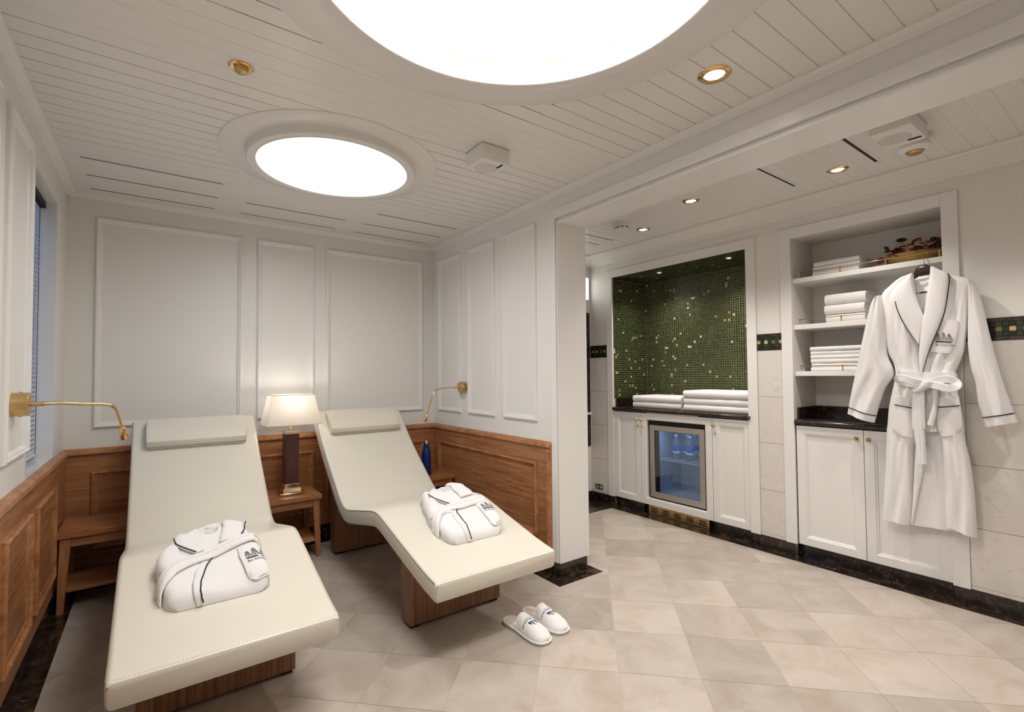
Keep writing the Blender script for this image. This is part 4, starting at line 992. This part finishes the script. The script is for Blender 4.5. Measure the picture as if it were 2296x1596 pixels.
# ------------------------------------------------------------------ folded robes on the loungers
NRM = Vector((0, -0.2185, 1)).normalized(); TAN = Vector((0, 1, 0.2185)).normalized()
def folded_robe(dy, edges, y0, ylen, H, label, params):
    # edges: list of (t, xl, xr); surface height over the lounger slope
    def xlr(t):
        for (a_, b_) in zip(edges, edges[1:]):
            if t <= b_[0] or b_ is edges[-1]:
                k = min(1, max(0, (t-a_[0])/(b_[0]-a_[0]))); k = k*k*(3-2*k); return lerp(a_[1], b_[1], k), lerp(a_[2], b_[2], k)
    def rnd_edge(e, w_): 
        e = max(0.0, min(1.0, e)); m_ = min(1.0, e/w_); return math.sqrt(max(0, 1-(1-m_)**2))
    def hgt(s, t):
        h = H*(0.80+0.28*max(0, t-0.45)/0.55) * rnd_edge(s, 0.085)*rnd_edge(1-s, 0.085)*rnd_edge(t, 0.20)*rnd_edge(1-t, 0.10)
        h += 0.005*math.sin(7*s+3*t)*rnd_edge(s, 0.2)*rnd_edge(1-s, 0.2)*rnd_edge(t, 0.2) + 0.003*math.sin(17*t+5*s)*rnd_edge(s, .2)*rnd_edge(1-s, .2)
        return max(h, 0)
    def P(s, t, off=0.0):
        xl, xr = xlr(t); x = lerp(xl, xr, s) + params.get('skew', 0)*(t-0.5)*0
        y = y0+ylen*t
        zb = None
        for i in range(len(PF)-1):
            if PF[i+1][0].y >= y-dy: a_, b_ = PF[i][0], PF[i+1][0]; zb = lerp(a_.z, b_.z, (y-dy-a_.y)/max(1e-6, b_.y-a_.y)); break
        zb = min(zb, 0.345+0.2185*(y-dy-1.705)) if y-dy < 2.3 else max(zb, 0.472-0.05*(y-dy-2.3))
        return Vector((x, y, zb+0.002)) + NRM*(hgt(s, t)+off)
    P0 = P
    def P(s, t, off=0.0):
        p = P0(s, t)
        if not off: return p
        e = 0.012
        a_ = P0(min(1, s+e), t)-P0(max(0, s-e), t); b_ = P0(s, min(1, t+e))-P0(s, max(0, t-e)); n_ = a_.cross(b_)
        n_ = n_.normalized() if n_.length > 1e-9 else NRM
        return p + (n_*0.8+NRM*0.2)*off
    c0 = P(0.5, 0.5); t_ = thing('folded_bathrobe', (c0.x, c0.y, P(0.5, 0.0).z), label, 'bathrobe', 'folded bathrobes on the loungers')
    n = 34; rr = []
    for j in range(n+1):
        t = j/n; top = [P(i/n, t) for i in range(n+1)]
        bot = []
        for i in range(n, -1, -1):
            p = P(i/n, t); bot.append(p - NRM*hgt(i/n, t))
        rr.append(top+bot[1:-1])
    body = build('body', MB().rings(rr), TERRY, t_, smooth=True)
    def patch(name, La, Lb, off, nu=12, nv=14, mat=TERRY, bulge=0.004, parent=t_, th=0.006):
        rws = []
        for j in range(nv+1):
            f = j/nv; a_, b_ = curve_at(La, f), curve_at(Lb, f); top, bot = [], []
            for i in range(nu+1):
                g = i/nu; s, t = lerp(a_[0], b_[0], g), lerp(a_[1], b_[1], g); e = max(0, 1-(2*g-1)**6)**0.5*max(0, 1-(2*f-1)**10)**0.5
                top.append(P(s, t, off+bulge*e)); bot.append(P(s, t, off-th))
            rws.append(top+bot[::-1])
        return build(name, MB().rings(rws), mat, parent, smooth='auto')
    def pipe(pts, off, r=0.0022, mat=PIPE, parent=t_, name='piping'):
        return build(name, MB().tube([P(*p, off) for p in smooth_pts(pts, 24)], r, 7), mat, parent, smooth=True)
    q = params
    # sleeve layer on the left, lapels, neck roll, belt, overlapping fronts, pocket
    patch('sleeve', q['slL'], q['slR'], 0.006, bulge=0.008)
    patch('lapel', q['laL'], q['laR'], 0.010, bulge=0.006); patch('lapel', q['lbL'], q['lbR'], 0.011, bulge=0.007)
    pipe(q['pa'], 0.017); pipe(q['pb'], 0.018)
    build('neck_roll', MB().tube([P(*p, 0.004) for p in smooth_pts(q['neck'], 20)], [0.006+0.010*math.sin(PI*k/20) for k in range(21)], 12), TERRY, t_, smooth=True)
    build('hanging_loop', MB().tube([P(*p, 0.016) for p in smooth_pts(q['loop'], 12)], 0.0035, 8), TERRY, t_, smooth=True)
    bl = patch('belt', q['bA'], q['bB'], 0.011, nu=8, nv=30, bulge=0.006)
    pipe([((a_[0]+b_[0])/2, (a_[1]+b_[1])/2) for a_, b_ in zip(q['bA'], q['bB'])], 0.0165, 0.0012, SEAM, bl, 'belt_crease')
    patch('front_edge', q['fA'], q['fB'], 0.006, nu=8, nv=20, bulge=0.005); pipe(q['pf'], 0.0115)
    pk = patch('pocket', q['kA'], q['kB'], 0.006, nu=14, nv=14, bulge=0.004)
    pipe(q['kr'], 0.0085, 0.003, TERRY, pk, 'pocket_welt')
    es, eo = q['emb']
    def fn(a_, b_):
        return P(eo[0]+a_*es[0][0]+b_*es[1][0], eo[1]+a_*es[0][1]+b_*es[1][1], 0.0118)
    emblem(pk, fn, 1.0, xmax=q.get('xmax'))
    return t_
base_par = dict(
    slL=[(0.01, 0.60), (0.02, 0.42), (0.05, 0.36)], slR=[(0.16, 0.78), (0.22, 0.55), (0.36, 0.40)],
    laL=[(0.10, 0.76), (0.20, 0.66), (0.36, 0.55)], laR=[(0.30, 0.97), (0.38, 0.80), (0.44, 0.58)],
    lbL=[(0.70, 0.98), (0.64, 0.80), (0.60, 0.62)], lbR=[(0.93, 0.86), (0.90, 0.76), (0.82, 0.62)],
    pa=[(0.09, 0.755), (0.19, 0.66), (0.36, 0.545)], pb=[(0.935, 0.86), (0.90, 0.75), (0.83, 0.64)],
    neck=[(0.30, 0.94), (0.42, 0.955), (0.56, 0.955), (0.70, 0.97)], loop=[(0.44, 0.88), (0.50, 0.84), (0.58, 0.85), (0.62, 0.90)],
    bA=[(0.0, 0.26), (0.03, 0.32), (0.12, 0.44), (0.35, 0.53), (0.65, 0.61), (0.95, 0.66), (1.0, 0.64)], bB=[(0.0, 0.10), (0.04, 0.18), (0.15, 0.30), (0.36, 0.40), (0.66, 0.50), (0.95, 0.555), (1.0, 0.53)],
    fA=[(0.40, 0.40), (0.31, 0.27), (0.26, 0.12), (0.23, 0.0)], fB=[(0.49, 0.42), (0.41, 0.30), (0.34, 0.14), (0.30, 0.0)],
    pf=[(0.50, 0.425), (0.42, 0.31), (0.345, 0.15), (0.315, 0.06), (0.30, 0.002)],
    kA=[(0.76, 0.50), (0.76, 0.32), (0.77, 0.16), (0.84, 0.055)], kB=[(0.985, 0.53), (0.99, 0.33), (0.99, 0.17), (0.985, 0.10)],
    kr=[(0.76, 0.40), (0.76, 0.25), (0.775, 0.13), (0.82, 0.07), (0.90, 0.055), (0.975, 0.085)],
    emb=(((0.235, 0.025), (-0.02, 0.25)), (0.905, 0.29)), xmax=0.36)
folded_robe(-0.02, [(0, 0.062, 0.310), (0.02, 0.045, 0.328), (0.06, 0.031, 0.340), (0.15, 0.022, 0.346), (0.5, 0.008, 0.338), (0.65, 0.015, 0.333), (0.85, 0.055, 0.315), (1.0, 0.085, 0.285)], 1.925, 0.43, 0.060,
    'folded white bathrobe with black piping on the left lounger', base_par)
par2 = dict(base_par); par2.update(neck=[(0.30, 0.96), (0.40, 0.985), (0.58, 0.985), (0.68, 0.97)], bA=[(0.0, 0.30), (0.03, 0.37), (0.12, 0.47), (0.35, 0.56), (0.65, 0.58), (0.95, 0.565), (1.0, 0.55)], bB=[(0.0, 0.17), (0.04, 0.25), (0.15, 0.36), (0.36, 0.44), (0.66, 0.46), (0.95, 0.455), (1.0, 0.44)],
    pf=[(0.44, 0.435), (0.37, 0.36), (0.37, 0.26), (0.36, 0.12), (0.335, 0.05), (0.32, 0.002)], fA=[(0.33, 0.42), (0.28, 0.32), (0.28, 0.14), (0.25, 0.0)], fB=[(0.43, 0.43), (0.36, 0.33), (0.36, 0.14), (0.32, 0.0)],
    emb=(((0.225, -0.015), (0.0, 0.24)), (0.885, 0.30)), xmax=0.44)
folded_robe(0.0, [(0, 1.092, 1.325), (0.02, 1.075, 1.343), (0.06, 1.062, 1.358), (0.15, 1.052, 1.375), (0.4, 1.05, 1.40), (0.65, 1.075, 1.40), (0.85, 1.10, 1.365), (1.0, 1.145, 1.315)], 1.925, 0.45, 0.064,
    'folded white bathrobe with black piping on the right lounger', par2)

# ------------------------------------------------------------------ slippers
def slipper(x, y, rot, label):
    t_ = thing('slipper', (x, y, 0), label, 'slipper', 'pair of white slippers')
    L_ = 0.278; R_ = Matrix.Rotation(rot, 3, 'Z')
    def W(f): # half width, f 0 heel .. 1 toe
        pts = [(0, 0.004), (0.015, 0.018), (0.05, 0.029), (0.12, 0.036), (0.25, 0.037), (0.42, 0.038), (0.60, 0.045), (0.75, 0.0485), (0.86, 0.046), (0.94, 0.037), (0.975, 0.027), (0.992, 0.015), (1.0, 0.004)]
        for a_, b_ in zip(pts, pts[1:]):
            if f <= b_[0]: return lerp(a_[1], b_[1], (f-a_[0])/(b_[0]-a_[0]))
        return 0.006
    def G(u, f, z): # u lateral metres, local toe direction -y
        bend = 0.010*math.sin(PI*f)*0
        return Vector((x, y, 0)) + R_@Vector((u+bend, -f*L_, z))
    fs = [0, 0.006, 0.015, 0.03, 0.05, 0.08, 0.12, 0.2, 0.3, 0.42, 0.5, 0.6, 0.7, 0.78, 0.86, 0.90, 0.94, 0.96, 0.98, 0.99, 1.0]
    outl = [(W(f), f) for f in fs] + [(-W(f), f) for f in reversed(fs)]
    ring = lambda k, z: [G(u*k, 0.5+(f-0.5)*(1-(1-k)*0.35), z) for u, f in outl]
    build('sole', MB().rings([ring(0.96, 0), ring(0.99, 0.003), ring(0.99, 0.011), ring(0.95, 0.013)]), TERRY2, t_, smooth='auto')
    build('edge_binding', MB().tube([G(u*1.0, f, 0.011) for u, f in outl]+[G(outl[0][0], 0, 0.011)], 0.0045, 8), TERRY, t_, smooth=True)
    build('insole', MB().rings([ring(0.93, 0.0125), ring(0.93, 0.0145)]), SKIN, t_)
    def top(f): 
        g = max(0.0, (f-0.40)/0.60); return 0.013 + 0.056*math.sqrt(max(0, 1-g**2.2))*(1-0.25*g) + 0.004
    def V(uu, f, off=0.0): # uu -1..1 across the vamp
        w_ = W(f)*1.0; a_ = PI/2*(1-uu); h = top(f)-0.012
        return G(w_*math.copysign(abs(math.cos(a_))**0.85, math.cos(a_)), f, 0.012+h*abs(math.sin(a_))**0.9+off)
    rws = []; nf, nu = 26, 22
    for j in range(nf+1):
        row = []
        for i in range(nu+1):
            uu = -1+2*i/nu; f0 = 0.445-0.05*(1-uu*uu)+0.06*0; f = lerp(f0, 1.0, (j/nf)**0.9); row.append(V(uu, f))
        rws.append(row)
    v = build('upper', MB().rings(rws, False, False), TERRY2, t_, smooth=True)
    m = v.modifiers.new('s', 'SOLIDIFY'); m.thickness = 0.0035; m.offset = -1
    build('opening_binding', MB().tube([p+Vector((0, 0, 0.0)) for p in rws[0]], 0.0028, 8), TERRY, v, smooth=True)
    build('care_label', MB().add([G(-0.018, 0.22, 0.0148), G(0.012, 0.22, 0.0148), G(0.012, 0.30, 0.0148), G(-0.018, 0.30, 0.0148)], [(0, 1, 2, 3)]), PLASTIC, t_)
    def fn(cx, cf): return lambda a_, b_: V(-(a_+cx)/0.046, cf+b_/L_, 0.0012)
    build('lettering', text_mb('SEA CLOUD', 0.0122, fn(0.003, 0.575), 0.0002), INK, v)
    build('lettering', text_mb('SPIRIT', 0.0062, fn(0.003, 0.540), 0.0001, spacing=1.9), INK, v)
    lg = fn(0.0, 0.64)
    for k, (dx, m_) in enumerate(((-0.009, INK), (0.0, BLUEINK), (0.007, INK))):
        hh = (0.026, 0.030, 0.022)[k]; mb = MB(); N_ = 5
        for i in range(N_):
            f0, f1 = i/N_, (i+1)/N_; w0, w1 = 0.0075*(1-f0), 0.0075*(1-f1); mb.add([lg(dx, hh*f0), lg(dx+w0, hh*f0), lg(dx+w1*1.0, hh*f1), lg(dx, hh*f1)], [(0, 1, 2, 3)])
        build('sail_emblem', mb, m_, v)
slipper(1.338, 1.888, 0.06, 'white slipper nearer the lounger, left of the pair')
slipper(1.466, 1.905, 0.02, 'white slipper nearer the column, right of the pair')

# ------------------------------------------------------------------ bathrobe on its hanger
c8 = lambda u, v: (1740+u/2.85, 420+v/2.85)
c9 = lambda u, v: (1740+u/3.193, 900+v/3.193)
rb = thing('bathrobe', onx(2080, 1195, 3.18), 'long white bathrobe with black piping hanging from the top shelf', 'bathrobe')
SURF = {}
def sheet(name, A_, B_, X, bulge, parent=rb, nr=26, ncol=16, mat=TERRY, th=0.006, folds=0.0, fq=3.0, sx=0.0, power=2):
    # cloth panel between two edge polylines given by pixel rays on the plane x = X
    A_ = smooth_pts(A_, 40); B_ = smooth_pts(B_, 40); rws = []
    def surf(g, f, off=0.0):
        a_, b_ = curve_at(A_, f), curve_at(B_, f); p = onx(*a_, X).lerp(onx(*b_, X), g); e = max(0, 1-abs(2*g-1)**power)**0.5
        d_ = bulge*e + folds*e*(math.sin(fq*2*PI*g + 1.3*math.sin(2.2*f*PI) + sx*f)*(0.4+0.6*f) + 0.35*math.sin(fq*4.6*PI*g+5*f+1)*math.sin(7*f+2*g))
        return p-Vector((d_+off, 0, 0))
    for j in range(nr+1):
        f = j/nr; a_, b_ = curve_at(A_, f), curve_at(B_, f); pa, pb = onx(*a_, X), onx(*b_, X); top, bot = [], []
        for i in range(ncol+1):
            g = i/ncol; top.append(surf(g, f)); bot.append(pa.lerp(pb, g)+Vector((th, 0, 0)))
        rws.append(top+bot[::-1])
    o = build(name, MB().rings(rws), mat, parent, smooth='auto'); SURF[o] = surf; return o
def row_pipe(o, f, n=18, slope=0.0): return build('piping', MB().tube([SURF[o](k/n, f+slope*k/n, 0.0016) for k in range(n+1)], 0.0024, 7), PIPE, o, smooth=True)
def edge_pipe(o, g, f0, f1, n=40): return build('piping', MB().tube([SURF[o](g, lerp(f0, f1, k/n), 0.001) for k in range(n+1)], 0.0024, 7), PIPE, o, smooth=True)
def cord(name, pts, X, r, mat=PIPE, parent=rb, n=24):
    pts = [p if len(p) == 3 else (*p, X) for p in pts]
    return build(name, MB().tube([onx(*p) for p in smooth_pts(pts, n)], r, 7), mat, parent, smooth=True)
C = lambda L: [c8(*p) for p in L]
# inside back, visible in the neck and between the skirts
sheet('back_panel', C([(868, 575), (800, 640), (760, 760), (760, 1000), (775, 1190)])+[(1995, 960), (1990, 1080), (1994, 1168)], C([(985, 560), (1080, 620), (1140, 760), (1150, 1000), (1135, 1190)])+[(2140, 960), (2165, 1080), (2172, 1196)], 3.190, 0.006, folds=0.004, nr=40)
cord('neck_tape', [c8(870, 602), c8(900, 588), c8(940, 580), c8(975, 570)], 3.182, 0.006, TERRY)
cord('hanging_loop', [c8(880, 612), c8(900, 622), c8(935, 615), c8(965, 600)], 3.178, 0.0035, TERRY)
# torso fronts
sheet('front_panel', C([(868, 552), (800, 575), (735, 622), (672, 700), (690, 860), (708, 1000), (722, 1070), (750, 1120), (768, 1190)]), C([(872, 560), (876, 600), (885, 660), (900, 730), (925, 790), (938, 840), (925, 950), (914, 1080), (925, 1195)]), 3.180, 0.034, folds=0.009, fq=2.2, nr=40, ncol=28)
sheet('front_panel', C([(990, 512), (985, 560), (975, 620), (960, 720), (945, 800), (928, 880), (918, 1000), (912, 1100), (920, 1195)]), C([(1020, 515), (1110, 555), (1200, 575), (1252, 602), (1246, 700), (1226, 860), (1205, 1030), (1180, 1100), (1140, 1195)]), 3.180, 0.036, folds=0.009, fq=2.6, nr=40, ncol=28)
# sleeves
sl = sheet('sleeve', C([(640, 705), (612, 745), (578, 870), (540, 1040), (505, 1200), (468, 1390), (458, 1442)]), C([(680, 690), (700, 780), (706, 960), (712, 1070), (752, 1190), (690, 1300), (628, 1504)]), 3.168, 0.045, folds=0.010, fq=1.3, sx=2.0, nr=44, ncol=22)
row_pipe(sl, 0.945)
sr = sheet('sleeve', C([(1236, 600), (1232, 700), (1228, 860), (1226, 1000), (1245, 1150), (1275, 1250), (1290, 1370), (1312, 1440), (1336, 1530)]), C([(1252, 596), (1290, 650), (1330, 790), (1360, 920), (1420, 1150), (1455, 1260), (1480, 1330), (1517, 1430), (1546, 1500)]), 3.172, 0.044, folds=0.009, fq=1.4, sx=2.5, nr=44, ncol=22)
row_pipe(sr, 0.935)
# lapels
la = sheet('lapel', C([(868, 545), (810, 590), (768, 640), (760, 700), (775, 780), (815, 865), (870, 950), (912, 1002)]), C([(872, 560), (880, 650), (900, 730), (925, 790), (940, 832), (938, 870), (928, 930), (916, 1002)]), 3.137, 0.012, th=0.020)
edge_pipe(la, 0.0, 0.42, 1.0)
lb_ = sheet('lapel', C([(992, 506), (985, 560), (972, 630), (956, 750), (932, 870), (920, 980), (912, 1090), (922, 1195)]), C([(1000, 504), (1050, 528), (1106, 560), (1097, 680), (1076, 800), (1030, 920), (985, 1025), (932, 1196)]), 3.131, 0.014, th=0.022)
edge_pipe(lb_, 1.0, 0.14, 1.0)
# skirts
S1 = C([(768, 1190), (745, 1290), (722, 1400), (712, 1520)])+[c9(793, 205), c9(785, 450), c9(775, 650), c9(765, 832)]
S2 = C([(935, 1195), (940, 1300), (950, 1420), (958, 1560)])+[c9(1000, 300), c9(988, 500), c9(978, 700), c9(968, 884)]
sheet('skirt_panel', S1, S2, 3.176, 0.036, folds=0.008, fq=1.6, nr=44, ncol=22)
sheet('skirt_facing', [c9(1000, 280), c9(992, 450), c9(980, 700), c9(968, 872)], [c9(1055, 280), c9(1052, 480), c9(1015, 680), c9(980, 870)], 3.160, 0.008)
S3 = C([(1030, 1200), (1035, 1300), (1045, 1420), (1060, 1560)])+[c9(1180, 260), c9(1195, 480), c9(1210, 700), c9(1220, 885)]
S4 = C([(1140, 1195), (1158, 1300), (1184, 1430), (1200, 1560)])+[c9(1345, 250), c9(1392, 450), c9(1422, 680), c9(1442, 976)]
sheet('skirt_panel', S3, S4, 3.172, 0.036, folds=0.008, fq=1.5, nr=44, ncol=22)
sheet('skirt_panel', C([(925, 1195), (930, 1300), (945, 1420), (955, 1560)]), C([(1040, 1195), (1045, 1300), (1050, 1420), (1062, 1560)]), 3.172, 0.024, folds=0.004, nr=24)
# pockets
for (A_, B_, ln_) in (([c8(757, 1336), c8(752, 1400), c8(745, 1480), c8(742, 1545), c9(838, 205), c9(880, 240)], [c8(868, 1344), c8(868, 1410), c8(872, 1480), c8(878, 1545), c9(978, 225), c9(984, 258)], [c8(757, 1388), c8(800, 1396), c8(866, 1409)]),
                     ([c8(1026, 1342), c8(1024, 1410), c8(1026, 1480), c8(1036, 1545), c9(1168, 215), c9(1178, 250)], [c8(1165, 1334), c8(1176, 1400), c8(1184, 1480), c8(1187, 1530), c9(1318, 205), c9(1290, 242)], [c8(1022, 1404), c8(1090, 1402), c8(1174, 1394)])):
    pk = sheet('pocket', A_, B_, 3.141, 0.008, nr=18, ncol=12, th=0.010)
    cord('piping', ln_, 3.132, 0.0024, parent=pk)
# chest pocket with emblem
pk = sheet('chest_pocket', C([(1060, 850), (1040, 920), (1005, 1000), (985, 1050)]), C([(1165, 852), (1160, 920), (1140, 1000), (1112, 1062)]), 3.142, 0.006, nr=14, th=0.008)
def ef(a_, b_): return onx(*c8(1072+a_*118-b_*10, 990-b_*112+a_*6), 3.1345)
emblem(pk, ef, 1.0, xmax=0.62)
# belt
bt = sheet('belt', C([(764, 1172), (768, 1200), (775, 1238)]), C([(1146, 1186), (1150, 1215), (1146, 1250)]), 3.140, 0.016, nr=8, ncol=26, th=0.03)
for A_, B_ in (([(764, 1166), (764, 1205), (768, 1244)], [(784, 1166), (786, 1205), (788, 1244)]), ([(1120, 1182), (1122, 1205), (1120, 1232)], [(1142, 1182), (1146, 1205), (1146, 1232)])):
    sheet('belt_loop', C(A_), C(B_), 3.128, 0.006, nr=6, ncol=6, th=0.012)
def band(name, pts, wd_, X, r=0.006):   # flat ribbon along a pixel polyline with depth
    P_ = [onx(*c8(u, v), X+dx) for u, v, dx in smooth_pts(pts, 30)]; rr = []
    for i, p in enumerate(P_):
        t_ = (P_[min(i+1, 30)]-P_[max(i-1, 0)]).normalized(); n_ = Vector((-1, 0, 0)); s_ = t_.cross(n_)
        if s_.length < 0.2: s_ = Vector((0, 0, 1))
        s_.normalize(); n2 = s_.cross(t_).normalized()
        rr.append([p+s_*wd_/2*a_+n2*r*b_ for a_, b_ in ((-1, -0.5), (-0.9, -1), (0.9, -1), (1, -0.5), (1, 0.5), (0.9, 1), (-0.9, 1), (-1, 0.5))])
    return build(name, MB().rings(rr), TERRY, bt, smooth='auto')
band('bow_loop', [(950, 1255, 0), (890, 1245, -0.022), (820, 1222, -0.026), (782, 1218, -0.012), (800, 1240, 0.002), (870, 1256, 0.006), (940, 1258, 0.004)], 0.036, 3.112)
band('bow_loop', [(985, 1255, 0), (1040, 1235, -0.012), (1095, 1225, -0.016), (1150, 1245, -0.010), (1155, 1270, -0.022), (1110, 1285, -0.030), (1040, 1270, -0.022), (990, 1258, -0.006)], 0.036, 3.112)
sheet('knot', C([(868, 1292), (900, 1265), (930, 1238)]), C([(905, 1318), (960, 1290), (1032, 1246)]), 3.108, 0.018, nr=12, ncol=10, th=0.02)
sheet('belt_tail', [c8(880, 1290), c8(868, 1400), c8(872, 1540), c9(985, 200), c9(1016, 446)], [c8(950, 1295), c8(948, 1420), c8(952, 1540), c9(1062, 200), c9(1078, 448)], 3.118, 0.010, nr=24, ncol=8, folds=0.002)
sheet('belt_tail', [c8(1000, 1285), c8(1000, 1380), c8(985, 1450), c8(966, 1512)], [c8(1032, 1290), c8(1034, 1380), c8(1022, 1460), c8(1004, 1528)], 3.120, 0.008, nr=18, ncol=8)
# hanger
hg = thing('clothes_hanger', onx(*c8(945, 560), 3.186), 'dark wooden clothes hanger with brass hook holding the bathrobe', 'clothes hanger')
sheet('arm', C([(868, 592), (880, 545), (905, 508), (950, 492), (985, 503), (1020, 520)]), C([(880, 600), (905, 575), (935, 565), (960, 560), (985, 552), (1030, 545)]), 3.186, 0.010, parent=hg, mat=HANGWOOD, ncol=8, nr=24, th=0.012)
hk = [onx(*c8(950, 500), 3.186), onx(*c8(946, 470), 3.19), onx(*c8(940, 448), 3.205), onx(*c8(934, 430), 3.225)]
hk += [Vector((3.250, hk[-1].y, SHZ[0]+0.042)), Vector((3.266, hk[-1].y-0.004, SHZ[0]+0.0405)), Vector((3.277, hk[-1].y-0.008, SHZ[0]+0.036)), Vector((3.280, hk[-1].y-0.01, SHZ[0]+0.028))]
build('hook', MB().tube([Vector(p) for p in smooth_pts([tuple(p) for p in hk], 30)], 0.0022, 8), BRASS, hg, smooth=True)
build('cross_bar', MB().tube([onx(*c8(872, 682), 3.186), onx(*c8(965, 668), 3.186), onx(*c8(1060, 655), 3.186)], 0.004, 10), HANGWOOD, hg, smooth=True)
